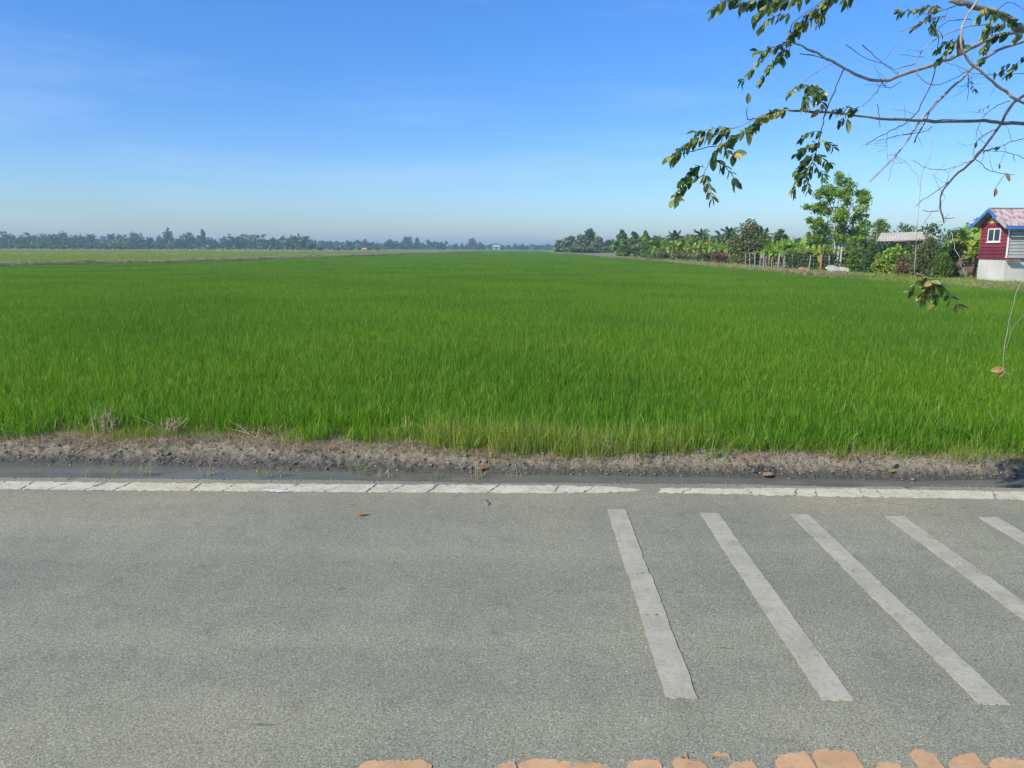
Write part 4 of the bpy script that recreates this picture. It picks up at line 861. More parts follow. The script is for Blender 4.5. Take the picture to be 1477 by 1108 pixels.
# red gable end facing -x: overlapping boards
bh = .185; nbrd = int((LE - L0 - .03) / bh); k0 = 0
for k in range(nbrd + 1):
    z0 = L0 + .035 + k * bh; z1 = min(z0 + bh - .012, LE - .01)
    if z1 <= z0: continue
    m_ = MB(); m_.add([(-.045, .0, z0), (-.045, HD, z0), (-.012, HD, z1), (-.012, 0, z1), (0.02, 0, z0), (.02, HD, z0), (.02, HD, z1), (.02, 0, z1)], [(0, 3, 2, 1), (0, 1, 5, 4), (3, 7, 6, 2), (0, 4, 7, 3), (1, 2, 6, 5)])
    m_.build('board', M['redlow'] if k < 3 else M['red'], house)
m_ = MB(); m_.box(.025, .07, .0, HD, L0 + .03, LE - .005); m_.build('wall', M['red'], house)
m_ = MB(); gz = LE - .003
m_.add([(-.02, .35, gz), (-.02, HD - .35, gz), (-.02, HD / 2 + .15, LP - .2), (-.02, HD / 2 - .15, LP - .2), (.02, .35, gz), (.02, HD - .35, gz), (.02, HD / 2 + .15, LP - .2), (.02, HD / 2 - .15, LP - .2)], [(0, 3, 2, 1), (4, 5, 6, 7), (0, 1, 5, 4), (2, 3, 7, 6)]); m_.build('gable', M['cream_gable'], house)
# grey front
nb2 = int((LE - L0) / .17)
for k in range(nb2 + 1):
    z0 = L0 + .035 + k * .17; z1 = min(z0 + .158, LE - .01)
    if z1 <= z0 + .02: continue
    for (xa, xb) in ((.075, .98), (1.36, 3.0), (3.55, HW)) if L0 + .85 < (z0 + z1) / 2 < LE - .10 else ((.075, 2.1), (2.11, 4.2), (4.21, HW)):
        m_ = MB(); m_.add([(xa, -.04, z0), (xb, -.04, z0), (xb, -.012, z1), (xa, -.012, z1), (xa, .02, z0), (xb, .02, z0), (xb, .02, z1), (xa, .02, z1)], [(0, 1, 2, 3), (0, 4, 5, 1), (3, 2, 6, 7), (0, 3, 7, 4), (1, 5, 6, 2)])
        m_.build('board', M['greyboard'], house)
m_ = MB(); m_.box(.08, HW, .025, .07, L0 + .03, LE - .005); m_.build('wall', M['dark'], house)
m_ = MB(); m_.box(.08, HW, HD - .06, HD, L0 + .03, LE - .005); m_.box(HW - .05, HW + .001, .08, HD - .07, L0 + .03, LE - .005); m_.build('wall', M['greyboard'], house)
m_ = MB(); m_.box(-.055, .01, -.055, .0, L0 + .03, LE); m_.build('corner_trim', M['white'], house)
# window on the red end
wn_ = MB(); wy0, wy1, wz0, wz1 = .62, 1.72, L0 + .86, L0 + 1.56; fw = .055
wn_.box(-.075, -.04, wy0, wy0 + fw, wz0, wz1); wn_.box(-.075, -.04, wy1 - fw, wy1, wz0, wz1); wn_.box(-.075, -.04, wy0 + fw, wy1 - fw, wz1 - fw, wz1); wn_.box(-.075, -.04, wy0 + fw, wy1 - fw, wz0, wz0 + fw); wn_.box(-.073, -.04, (wy0 + wy1) / 2 - .03, (wy0 + wy1) / 2 + .03, wz0 + fw, wz1 - fw)
wfr = wn_.build('window', M['white'], house); m_ = MB(); m_.box(-.10, -.04, wy0 - .06, wy1 + .06, wz0 - .05, wz0 - .003); m_.build('sill', M['white'], wfr)
for a_, b_ in ((wy0 + fw, (wy0 + wy1) / 2 - .03), ((wy0 + wy1) / 2 + .03, wy1 - fw)): m_ = MB(); m_.box(-.058, -.05, a_, b_, wz0 + fw, wz1 - fw); m_.build('pane', M['glass'], wfr)
for xa, xb in ((.985, 1.355), (3.005, 3.545)):
    m_ = MB(); z0_, z1_ = L0 + .93, LE - .12; m_.box(xa, xa + .04, -.05, .02, z0_, z1_); m_.box(xb - .04, xb, -.05, .02, z0_, z1_); m_.box(xa + .04, xb - .04, -.05, .02, z0_, z0_ + .04); wf2 = m_.build('window', M['greyboard'], house); m_ = MB(); m_.box(xa + .04, xb - .04, -.01, 0, z0_ + .04, z1_); m_.build('pane', M['glass'], wf2)
# roof: two corrugated slopes, overhanging
def slope(y0, z0, y1, z1, mat, xa=-.45, xb=HW + .4, nseg=70):
    m_ = MB()
    for k in range(nseg):
        a0 = xa + (xb - xa) * k / nseg; a1 = xa + (xb - xa) * (k + 1) / nseg; am = (a0 + a1) / 2; u = .03
        m_.add([(a0, y0, z0), (am, y0, z0 + u), (am, y1, z1 + u), (a0, y1, z1)], [(0, 1, 2, 3)]); m_.add([(am, y0, z0 + u), (a1, y0, z0), (a1, y1, z1), (am, y1, z1 + u)], [(0, 1, 2, 3)])
    o = m_.build('roof', mat, house); sd = o.modifiers.new('s', 'SOLIDIFY'); sd.thickness = .01; return o
OV = .42; sl_ = (LP - LE) / (HD / 2)
slope(-OV, LE - OV * sl_ + .04, HD / 2 - .012, LP + .04, M['pinkroof']); slope(HD / 2 + .012, LP + .04, HD + OV, LE - OV * sl_ + .04, M['pinkroof'])
m_ = MB(); m_.bar((-.45, HD / 2, LP + .085), (HW + .4, HD / 2, LP + .085), .22, .03); m_.build('ridge_cap', M['scrapwhite'], house)
m_ = MB(); m_.bar((-.475, HD / 2 - .01, LP - .03), (-.475, HD + OV + .02, LE - OV * sl_ - .05), .03, .17); m_.build('bargeboard', M['blue'], house)
m_ = MB(); m_.bar((-.475, HD / 2 - .02, LP - .03), (-.475, HD / 2 - .75, LP - .03 - .74 * sl_), .03, .17); m_.build('bargeboard', M['blue'], house)
m_ = MB(); m_.bar((-.475, HD / 2 - .76, LP - .03 - .75 * sl_), (-.475, -OV - .02, LE - OV * sl_ - .04), .03, .13); m_.build('bargeboard', M['scrapwhite'], house)
m_ = MB(); m_.box(-.45, HW + .4, -OV - .035, -OV - .01, LE - OV * sl_ - .12, LE - OV * sl_ + .02); m_.build('eave_board', M['blue'], house)
# teal posts, brace and gate of the undercroft
m_ = MB()
for xx in (1.05, 1.55, 2.6, 4.2): m_.box(xx - .04, xx + .04, -.22, -.14, .0, L0 - .04)
m_.build('post', M['teal'], house)
m_ = MB(); m_.bar((.75, -.18, L0 - .3), (1.5, -.18, .35), .04); m_.bar((1.59, -.18, .95), (3.2, -.18, .95), .05); m_.bar((1.59, -.18, .3), (3.2, -.18, .3), .05); m_.build('brace', M['teal'], house)
m_ = MB(); m_.box(-.05, .6, -.25, -.06, L0 - .12, L0 - .045); m_.build('ledge', M['bark'], house)
m_ = MB(); m_.box(1.55, 1.62, -.15, -.08, L0 + .03, LE - .05); m_.box(1.62, 2.6, -.15, -.1, L0 + .5, L0 + .56); m_.build('railing', M['teal'], house)

# ------------------------------------------------------------------ the tree hanging in from the right
def smooth_path(pts_, k=5):
    P_ = [Vector(p) for p in pts_]; out = []
    for i_ in range(len(P_) - 1):
        p0, p1, p2, p3 = P_[max(i_ - 1, 0)], P_[i_], P_[i_ + 1], P_[min(i_ + 2, len(P_) - 1)]
        for j in range(k):
            t_ = j / k; out.append(.5 * ((2 * p1) + (p2 - p0) * t_ + (2 * p0 - 5 * p1 + 4 * p2 - p3) * t_ ** 2 + (3 * p1 - p0 - 3 * p2 + p3) * t_ ** 3))
    out.append(P_[-1]); return out
tree_x, tree_y = 7.4, 7.6
tree = empty('overhanging_tree', (tree_x, tree_y, -.15), label='bare limbed tree with sprays of small oval leaves reaching in from the upper right', cat='tree')
TO = Vector((tree_x, tree_y, -.15))
SPS = []
def branch(name, pix, rad, mat, wob=0.0, n_=7, extra=None, seed=0):
    """pix: (px, py, metres from the camera)"""
    P_ = [P(*q) for q in pix]
    if extra: P_ += [Vector(e) for e in extra]
    sp = smooth_path(P_); q_ = random.Random(seed + len(pix)); m_ = MB(); k = len(sp); SPS.append(sp)
    rs = [(rad[0] + (rad[1] - rad[0]) * i_ / (k - 1)) * (1 + q_.gauss(0, .07) + (.35 if q_.random() < .07 else 0)) for i_ in range(k)]; wob = wob or .0025
    m_.tube([p - TO + Vector((q_.gauss(0, wob), q_.gauss(0, wob), q_.gauss(0, wob))) for p in sp], rs, n_); return m_.build(name, mat, tree, smooth=True), sp
m_ = MB(); m_.tube(smooth_path([Vector((0, 0, -.3)), Vector((-.1, -.1, 1.2)), Vector((-.35, -.3, 2.6)), Vector((-.5, -.5, 4.0)), Vector((-.3, -.4, 5.6))]), [.17 - .11 * i_ / 20 for i_ in range(21)], 12); m_.build('trunk', M['bark'], tree, smooth=True)
forkA, forkB, forkC = TO + Vector((-.35, -.3, 2.6)), TO + Vector((-.5, -.5, 3.9)), TO + Vector((-.15, -.15, 1.5))
tp, td = M['twigpale'], M['twigdark']
branch('branch', [(1127, 160, 4.0), (1190, 162, 4.15), (1270, 171, 4.35), (1350, 175, 4.6), (1420, 175, 4.9), (1477, 179, 5.2), (1600, 190, 5.8)], (.004, .016), M['bark'], extra=[forkA])
branch('branch', [(1145, 62, 4.0), (1180, 78, 4.1), (1215, 98, 4.2), (1265, 117, 4.35), (1310, 105, 4.5), (1370, 85, 4.7), (1420, 60, 4.9), (1477, 44, 5.1), (1600, 30, 5.7)], (.004, .018), tp, extra=[forkB])
branch('branch', [(1255, 262, 4.3), (1300, 215, 4.4), (1320, 185, 4.5), (1345, 155, 4.55), (1380, 120, 4.7), (1420, 85, 4.9), (1477, 60, 5.2), (1600, 40, 5.8)], (.003, .013), tp, extra=[forkB])
branch('branch', [(1362, 322, 4.3), (1356, 292, 4.35), (1370, 262, 4.4), (1405, 230, 4.5), (1440, 185, 4.7), (1477, 138, 4.9), (1600, 90, 5.6)], (.0035, .011), td, extra=[forkA])
branch('branch', [(1370, 0, 4.6), (1400, 8, 4.6), (1435, 18, 4.7), (1460, 30, 4.8), (1477, 42, 4.9), (1600, 60, 5.6)], (.015, .026), M['bark'], extra=[forkB])
branch('branch', [(1412, -2, 4.3), (1392, 28, 4.3), (1386, 60, 4.3), (1395, 85, 4.35), (1420, 108, 4.4), (1450, 132, 4.5), (1477, 150, 4.6), (1600, 210, 5.4)], (.005, .010), tp, extra=[forkA])
branch('branch', [(1320, 205, 4.5), (1345, 155, 4.6), (1322, 225, 4.5)][:2], (.003, .004), td)
twigs = [[(1218, 62, 4.1), (1245, 62 + 20, 4.2), (1282, 95, 4.3), (1296, 108, 4.4)], [(1243, 64, 4.2), (1262, 82, 4.25), (1295, 108, 4.4)], [(1154, 78, 4.05), (1195, 86, 4.15), (1203, 92, 4.15)],
         [(1160, 118, 4.0), (1178, 103, 4.1), (1202, 91, 4.15)], [(1217, 100, 4.2), (1206, 125, 4.15), (1193, 155, 4.1), (1187, 180, 4.1), (1178, 215, 4.1), (1168, 245, 4.1), (1160, 268, 4.1)],
         [(1272, 118, 4.35), (1282, 127, 4.35), (1300, 118, 4.4)], [(1429, 35, 4.7), (1390, 40, 4.6), (1345, 60, 4.5), (1323, 85, 4.45), (1324, 108, 4.45), (1345, 122, 4.5), (1375, 115, 4.6), (1405, 95, 4.7)],
         [(1349, 98, 4.6), (1340, 130, 4.5), (1320, 165, 4.45), (1300, 182, 4.4), (1278, 192, 4.35), (1250, 208, 4.3)], [(1345, 182, 4.5), (1332, 190, 4.5), (1300, 195, 4.4), (1262, 205, 4.35)], [(1279, 192, 4.4), (1279, 215, 4.35), (1281, 232, 4.35)],
         [(1440, 185, 4.7), (1412, 200, 4.6), (1405, 215, 4.5), (1404, 225, 4.5)], [(1455, 145, 4.8), (1430, 158, 4.7), (1415, 175, 4.6), (1407, 200, 4.55)], [(1408, 228, 4.5), (1380, 240, 4.45), (1355, 245, 4.4), (1330, 240, 4.35), (1315, 230, 4.3)],
         [(1406, 228, 4.5), (1425, 245, 4.5), (1445, 250, 4.5), (1463, 252, 4.5)], [(1370, 262, 4.4), (1350, 276, 4.35), (1320, 297, 4.3)], [(1299, 215, 4.4), (1288, 232, 4.3), (1282, 260, 4.3)], [(1353, 305, 4.35), (1330, 305, 4.3)], [(1360, 315, 4.3), (1378, 314, 4.3)],
         [(1477, 106, 5.0), (1440, 108, 4.9), (1405, 106, 4.8), (1380, 95, 4.7), (1360, 88, 4.6)], [(1396, 107, 4.7), (1397, 125, 4.7), (1395, 145, 4.7)], [(1477, 200, 4.9), (1455, 205, 4.8), (1438, 214, 4.7), (1418, 218, 4.6)], [(1477, 228, 4.9), (1450, 220, 4.8), (1420, 218, 4.6)],
         [(1388, 5, 4.5), (1362, 14, 4.4), (1335, 20, 4.3), (1320, 26, 4.3)], [(1400, 28, 4.6), (1370, 30, 4.5), (1350, 45, 4.4), (1325, 62, 4.3), (1297, 45, 4.3)][:3], [(1297, 46, 4.3), (1325, 35, 4.3), (1352, 24, 4.4), (1375, 25, 4.4)],
         [(1435, 18, 4.7), (1450, 5, 4.6), (1462, 5, 4.6), (1477, 15, 4.7)], [(1352, 70, 4.5), (1353, 50, 4.5), (1340, 40, 4.4)], [(1331, 82, 4.45), (1295, 78, 4.4)], [(1320, 92, 4.45), (1293, 99, 4.4)], [(1360, 55, 4.5), (1353, 43, 4.5)], [(1450, 251, 4.4), (1442, 262, 4.3), (1436, 272, 4.2)],
         [(1266, 150, 4.2), (1268, 172, 4.2), (1269, 184, 4.2)], [(1272, 120, 4.3), (1258, 140, 4.2), (1242, 155, 4.2)], [(1127, 160, 4.0), (1102, 165, 3.95), (1078, 178, 3.9), (1050, 190, 3.85), (1035, 215, 3.85), (1022, 235, 3.85), (1015, 252, 3.85)],
         [(1090, 170, 3.95), (1078, 172, 3.9), (1078, 155, 3.9)], [(1025, 228, 3.85), (1045, 240, 3.85), (1058, 255, 3.85), (1062, 270, 3.85)], [(1015, 252, 3.85), (1022, 262, 3.85), (1028, 288, 3.85)], [(1015, 252, 3.85), (1000, 262, 3.85), (980, 280, 3.85)], [(1035, 210, 3.85), (1010, 215, 3.8), (985, 222, 3.8), (968, 228, 3.8)],
         [(1145, 62, 4.0), (1125, 68, 4.0), (1108, 80, 3.95), (1085, 100, 3.95), (1072, 115, 3.95)], [(1145, 62, 4.0), (1140, 40, 4.0), (1160, 20, 4.0), (1185, 2, 4.0), (1210, -30, 4.1)], [(1210, -30, 4.1), (1150, -12, 4.0), (1090, -5, 3.9), (1030, 10, 3.85)], [(1210, -30, 4.1), (1300, -60, 4.4), (1400, -40, 4.8)]]
for i_, tw in enumerate(twigs):
    branch('twig', tw[::-1] if tw[0][2] < tw[-1][2] and False else tw, (.0035, .0022) if i_ in (4, 6, 7, 30, 34) else (.0026, .0014), td if i_ % 3 else tp, wob=.002, n_=5, seed=i_)
# fine dead twiglets
q_ = random.Random(8); m_ = MB()
for _ in range(75):
    sp_ = q_.choice(SPS[:30]); p0 = sp_[q_.randrange(len(sp_) // 4, max(len(sp_) * 3 // 5, len(sp_) // 4 + 1))]
    if p0.y > 5.6 or p0.x < 1.9: continue
    d_ = Vector((q_.gauss(-.5, .8), q_.gauss(0, .4), q_.gauss(-.2, .8))).normalized(); l_ = q_.uniform(.04, .16); e_ = Vector((q_.gauss(0, 1), q_.gauss(0, 1), q_.gauss(-.3, 1))) * l_ * .15
    m_.tube([p0 - TO, p0 + d_ * l_ * .5 + e_ - TO, p0 + d_ * l_ - TO], [.0013, .001, .0006], 4)
m_.build('twiglets', td, tree, kind='stuff')

# leaflets
def leaflet(seed, L=1.0, w=.46):
    g_ = random.Random(seed); n_ = 6; V = []; Fa = []
    for i_ in range(n_ + 1):
        t_ = i_ / n_; ww = w / 2 * math.sin(math.pi * min(1, t_ * .96 + .02)) ** .7 * (1.08 - .25 * t_); z = -.10 * t_ * t_ * g_.uniform(.6, 1.6); V += [(t_ * L, -ww, z + ww * .35), (t_ * L, 0, z), (t_ * L, ww, z + ww * .35)]
    for i_ in range(n_):
        a = 3 * i_; Fa += [(a, a + 3, a + 4, a + 1), (a + 1, a + 4, a + 5, a + 2)]
    v_ = g_.random(); return V, Fa, v_
LM = {}
for mt in ('leafnear', 'leafwarm', 'leafdead'):
    LM[mt] = []
    for k in range(8):
        V, Fa, v_ = leaflet(k, w=.50 + .025 * (k % 4)); me = pmesh('leaf', V, Fa, [(k + .5) / 8] * len(V)); me.materials.append(M[mt]); me.polygons.foreach_set('use_smooth', [True] * len(me.polygons)); LM[mt].append(me)
leafcount = [0]; over = {'leafnear': [[], [], []], 'leafwarm': [[], [], []], 'leafdead': [[], [], []]}
def put_leaf(p, d, size, g_, mt, up=None):
    d = d.normalized(); u = up or Vector((g_.gauss(0, .55), g_.gauss(0, .55), 1)); y = u.cross(d)
    if y.length < 1e-3: y = Vector((0, 1, 0)).cross(d)
    y.normalize(); z = d.cross(y); R_ = Matrix((d, y, z)).transposed().to_4x4()
    me = g_.choice(LM[mt]); Mx = Matrix.Translation(p - TO) @ R_ @ Matrix.Diagonal((size, size * g_.uniform(.85, 1.15), size, 1))
    if leafcount[0] < 298:
        o = bpy.data.objects.new('leaf', me); COL.objects.link(o); o.parent = tree; o.matrix_local = Mx; leafcount[0] += 1
    else:
        O = over[mt]; n0 = len(O[0]); O[0] += [tuple(Mx @ v_.co) for v_ in me.vertices]; O[1] += [tuple(n0 + k for k in pl.vertices) for pl in me.polygons]; O[2] += [g_.random()] * len(me.vertices)
rachis = MB()
def spray(pix, npairs, size, seed, mt='leafnear', side=1.0, warm=0.0, hang=.5, wide=1.0):
    """a compound leaf: a thin stalk with pairs of leaflets"""
    g_ = random.Random(seed); sp = smooth_path([P(*q) for q in pix], 6); rachis.tube([p - TO for p in sp], [.0016 - .0009 * i_ / len(sp) for i_ in range(len(sp))], 4)
    npairs = round(npairs * 1.3)
    for k in range(npairs):
        t_ = .08 + .9 * k / max(1, npairs - 1); f_ = t_ * (len(sp) - 1); i_ = min(int(f_), len(sp) - 2); p = sp[i_].lerp(sp[i_ + 1], f_ - i_); d = (sp[i_ + 1] - sp[i_]).normalized()
        sd = d.cross(Vector((0, .6, 1))).normalized()
        for sgn in (-1, 1):
            dd = sd * sgn * wide * g_.uniform(.6, 1.1) + d * g_.uniform(.25, .7) + Vector((0, 0, -hang * g_.uniform(.4, 1.4))) + Vector((0, g_.gauss(0, .25), 0))
            m__ = 'leafwarm' if g_.random() < warm else mt; put_leaf(p + d * g_.uniform(-.012, .012), dd, size * g_.uniform(.8, 1.2), g_, m__)
    put_leaf(sp[-1], (sp[-1] - sp[-2]), size * .9, g_, mt)
Z = .056
S_ = [ # far left, lowest cluster
    ([(1052, 192, 3.85), (1020, 196, 3.82), (995, 204, 3.8), (968, 226, 3.78)], 9, Z * 1.25, .25, .75), ([(1060, 186, 3.9), (1040, 184, 3.9), (1018, 188, 3.9), (1004, 190, 3.9)], 6, Z, .1, .7),
    ([(1128, 160, 4.0), (1110, 163, 3.98), (1098, 172, 3.95), (1086, 188, 3.95)], 8, Z * .95, .55, .6), ([(1100, 168, 3.95), (1080, 183, 3.92), (1062, 196, 3.9), (1045, 207, 3.9)], 8, Z * .95, .35, .7), ([(1090, 172, 3.92), (1100, 170, 3.95), (1112, 164, 3.97), (1130, 158, 4.0)], 5, Z * .8, .7, .5),
    ([(1014, 240, 3.85), (1000, 243, 3.85), (985, 262, 3.85), (972, 288, 3.85)], 9, Z * .9, .15, .7), ([(1008, 250, 3.85), (994, 262, 3.83), (984, 275, 3.83), (978, 290, 3.8)], 6, Z * .8, .2, .7), ([(1015, 250, 3.85), (1020, 262, 3.85), (1024, 275, 3.85), (1027, 286, 3.85)], 6, Z * .8, 0, .7),
    ([(1025, 228, 3.85), (1040, 235, 3.85), (1052, 248, 3.85), (1062, 262, 3.85)], 5, Z * .95, 0, .9), ([(1045, 212, 3.85), (1050, 218, 3.85), (1056, 222, 3.85)], 2, Z, .1, .7), ([(1035, 215, 3.85), (1032, 222, 3.83), (1030, 228, 3.83)], 2, Z * .9, 0, .8),
    # upper left clusters
    ([(1075, -8, 3.9), (1058, -4, 3.9), (1042, 3, 3.88), (1030, 12, 3.86)], 7, Z * 1.1, .1, .7), ([(1120, -10, 3.9), (1098, -3, 3.9), (1082, 2, 3.9), (1072, 6, 3.9)], 6, Z * 1.15, 0, .9), ([(1120, -8, 3.9), (1108, 4, 3.88), (1098, 14, 3.87), (1092, 22, 3.86)], 5, Z * 1.1, 0, .6),
    ([(1170, -10, 4.0), (1150, -4, 4.0), (1130, -2, 4.0), (1112, 4, 4.0)], 7, Z * 1.2, 0, .9), ([(1210, -14, 4.0), (1198, -4, 4.0), (1190, 4, 4.0)], 5, Z * 1.1, .1, .8), ([(1235, -12, 4.0), (1228, -6, 4.0), (1220, 0, 4.0)], 3, Z, 0, .8),
    ([(1140, 22, 4.0), (1125, 22, 4.0), (1108, 28, 4.0), (1096, 42, 3.98)], 7, Z * .75, .35, .7), ([(1198, 4, 4.0), (1178, 12, 4.0), (1158, 28, 4.0), (1142, 50, 4.0)], 11, Z * .95, .45, .6), ([(1192, 10, 4.02), (1175, 24, 4.02), (1160, 36, 4.02), (1152, 45, 4.02)], 8, Z * .85, .25, .6),
    ([(1185, 18, 4.0), (1183, 26, 4.0), (1180, 34, 4.0)], 4, Z * .8, 0, .7), ([(1148, 52, 4.0), (1138, 58, 4.0), (1130, 62, 4.0), (1124, 66, 4.0)], 5, Z * .7, .2, .6),
    ([(1125, 66, 4.0), (1105, 72, 3.97), (1092, 90, 3.96), (1070, 118, 3.95)], 11, Z * .85, .25, .6), ([(1130, 68, 4.0), (1120, 84, 3.98), (1108, 98, 3.97), (1096, 118, 3.96)], 9, Z * .75, .1, .7), ([(1135, 66, 4.0), (1133, 76, 4.0), (1130, 86, 4.0)], 4, Z * .75, .1, .6), ([(1110, 74, 4.0), (1100, 74, 4.0), (1092, 73, 4.0)], 2, Z * .8, 0, .7),
    # middle small clusters
    ([(1168, 124, 4.05), (1158, 122, 4.05), (1148, 126, 4.03), (1140, 134, 4.0)], 6, Z * .85, .15, .6), ([(1168, 124, 4.05), (1165, 134, 4.03), (1162, 145, 4.0), (1162, 154, 4.0)], 7, Z * .8, .05, .8), ([(1170, 122, 4.05), (1180, 128, 4.05), (1186, 136, 4.05), (1186, 150, 4.05)], 6, Z * .75, .05, .7), ([(1172, 122, 4.0), (1178, 132, 4.0), (1176, 145, 4.0)], 5, Z * .75, 0, .7),
    ([(1240, 160, 4.2), (1228, 156, 4.2), (1214, 157, 4.2), (1200, 162, 4.2)], 8, Z * .8, .1, .5), ([(1238, 160, 4.2), (1228, 162, 4.2), (1218, 168, 4.2), (1212, 176, 4.2)], 5, Z * .75, .1, .6),
    # hanging spray above the far tree
    ([(1184, 190, 4.1), (1172, 190, 4.1), (1160, 194, 4.1), (1155, 200, 4.1)], 4, Z * .8, 0, .8), ([(1180, 208, 4.1), (1172, 208, 4.1), (1160, 214, 4.1), (1150, 222, 4.1)], 7, Z * .85, 0, .8), ([(1180, 205, 4.1), (1188, 204, 4.1), (1196, 208, 4.1), (1202, 212, 4.1)], 4, Z * .8, 0, .8),
    ([(1176, 222, 4.1), (1184, 226, 4.1), (1190, 232, 4.1), (1194, 236, 4.1)], 5, Z * .8, 0, .8), ([(1176, 222, 4.1), (1164, 228, 4.1), (1158, 236, 4.1), (1150, 246, 4.1)], 8, Z * .85, .1, .7), ([(1170, 238, 4.1), (1160, 248, 4.1), (1152, 258, 4.1), (1144, 276, 4.1)], 9, Z * .8, .25, .7), ([(1172, 236, 4.1), (1182, 246, 4.1), (1188, 252, 4.1)], 4, Z * .8, .05, .8), ([(1168, 246, 4.1), (1164, 256, 4.1), (1164, 266, 4.1), (1166, 272, 4.1)], 5, Z * .75, .1, .7),
    # right side clusters
    ([(1360, 12, 4.4), (1340, 10, 4.35), (1318, 14, 4.3), (1298, 18, 4.3)], 9, Z * .75, .3, .5), ([(1350, 10, 4.4), (1345, 18, 4.4), (1338, 24, 4.4)], 4, Z * .75, .3, .6), ([(1365, 24, 4.4), (1348, 26, 4.4), (1330, 32, 4.35), (1318, 40, 4.3)], 8, Z * .65, .3, .5), ([(1350, 28, 4.4), (1346, 36, 4.4), (1345, 42, 4.4)], 4, Z * .85, .1, .6),
    ([(1425, 12, 4.6), (1432, 22, 4.6), (1428, 34, 4.6), (1422, 42, 4.6)], 7, Z * .9, .2, .7), ([(1420, 12, 4.6), (1415, 20, 4.6), (1412, 26, 4.6)], 4, Z * .9, .4, .7), ([(1440, 18, 4.6), (1450, 24, 4.6), (1460, 30, 4.6), (1468, 34, 4.6)], 6, Z * .8, .2, .7),
    ([(1458, 46, 4.7), (1444, 48, 4.7), (1432, 54, 4.7), (1422, 66, 4.7)], 7, Z * 1.1, 0, .8), ([(1455, 36, 4.7), (1440, 36, 4.7), (1428, 42, 4.7), (1420, 50, 4.7)], 6, Z, 0, .7), ([(1392, 58, 4.5), (1376, 60, 4.5), (1362, 62, 4.5), (1352, 72, 4.5)], 6, Z * .9, 0, .7), ([(1376, 60, 4.5), (1370, 70, 4.5), (1360, 80, 4.5), (1352, 88, 4.5)], 5, Z * .8, 0, .7),
    ([(1477, 82, 4.8), (1468, 90, 4.8), (1460, 98, 4.8), (1456, 106, 4.8)], 5, Z * 1.0, 0, .8), ([(1477, 48, 4.8), (1470, 50, 4.8), (1466, 54, 4.8)], 3, Z * .9, .6, .8), ([(1455, 92, 4.8), (1448, 96, 4.8), (1445, 102, 4.8)], 2, Z * .9, 0, .8), ([(1418, 68, 4.6), (1418, 78, 4.6), (1415, 88, 4.6)], 3, Z * .8, .0, .6),
    ([(1445, 212, 4.7), (1432, 214, 4.7), (1418, 218, 4.6)], 4, Z * .6, .7, .3), ([(1398, 120, 4.7), (1404, 126, 4.7), (1406, 130, 4.7)], 2, Z * .5, 0, .7), ([(1428, 152, 4.7), (1420, 156, 4.7), (1415, 158, 4.7)], 2, Z * .4, 0, .7),
    # offscreen sprays above
    ([(1330, -30, 4.4), (1300, -25, 4.4), (1270, -15, 4.3)], 6, Z, .2, .7), ([(1420, -30, 4.6), (1400, -20, 4.6), (1385, -8, 4.6)], 5, Z, .2, .7)]
# the lowest cluster hanging in front of the rice: bigger, yellowing leaves
S_low = [([(1336, 398, 4.3), (1328, 402, 4.3), (1320, 410, 4.28), (1314, 418, 4.28)], 6, .058, .5, .3), ([(1340, 400, 4.3), (1336, 412, 4.3), (1332, 424, 4.3), (1330, 432, 4.3)], 7, .058, .7, .3), ([(1342, 402, 4.3), (1348, 412, 4.3), (1350, 422, 4.3), (1346, 434, 4.3)], 7, .058, .5, .3),
         ([(1340, 402, 4.3), (1344, 408, 4.25), (1352, 414, 4.25)], 5, .058, .6, .3), ([(1350, 412, 4.3), (1362, 422, 4.3), (1372, 430, 4.3), (1382, 440, 4.3)], 6, .058, .1, .3), ([(1336, 400, 4.3), (1326, 404, 4.35), (1345, 406, 4.35)], 5, .058, .9, .3)]
S_low = S_low[::1]
for k_, (bx, by, bd) in enumerate(((1700, -180, 7.2), (1620, -240, 6.6), (1860, -260, 7.8), (1980, -160, 8.0), (1760, -330, 7.0), (1560, -90, 6.2), (1900, -60, 8.4))):
    branch('branch', [(bx, by, bd), ((bx + 1800) / 2, (by - 40) / 2 - 30, (bd + 8.0) / 2), (1800, -20 - 14 * k_, 7.9)], (.006, .03), M['bark'], wob=.01, seed=k_)
    for j_ in range(5):
        x_ = bx + (j_ - 2) * 22; y_ = by + abs(j_ - 2) * 10; S_.append(([(x_, y_, bd), (x_ - 14, y_ + 8, bd - .1), (x_ - 30 + 16 * (j_ % 3), y_ + 30, bd - .2)], 9, .05, .1, .7))
for i_, (px_, np_, sz, warm, hang) in enumerate(sorted(S_low + S_, key=lambda a: -a[2])): spray(px_, np_, sz, 500 + i_, warm=warm, hang=hang)
rachis.build('leaf_stalks', td, tree, kind='stuff')
g_ = random.Random(77)
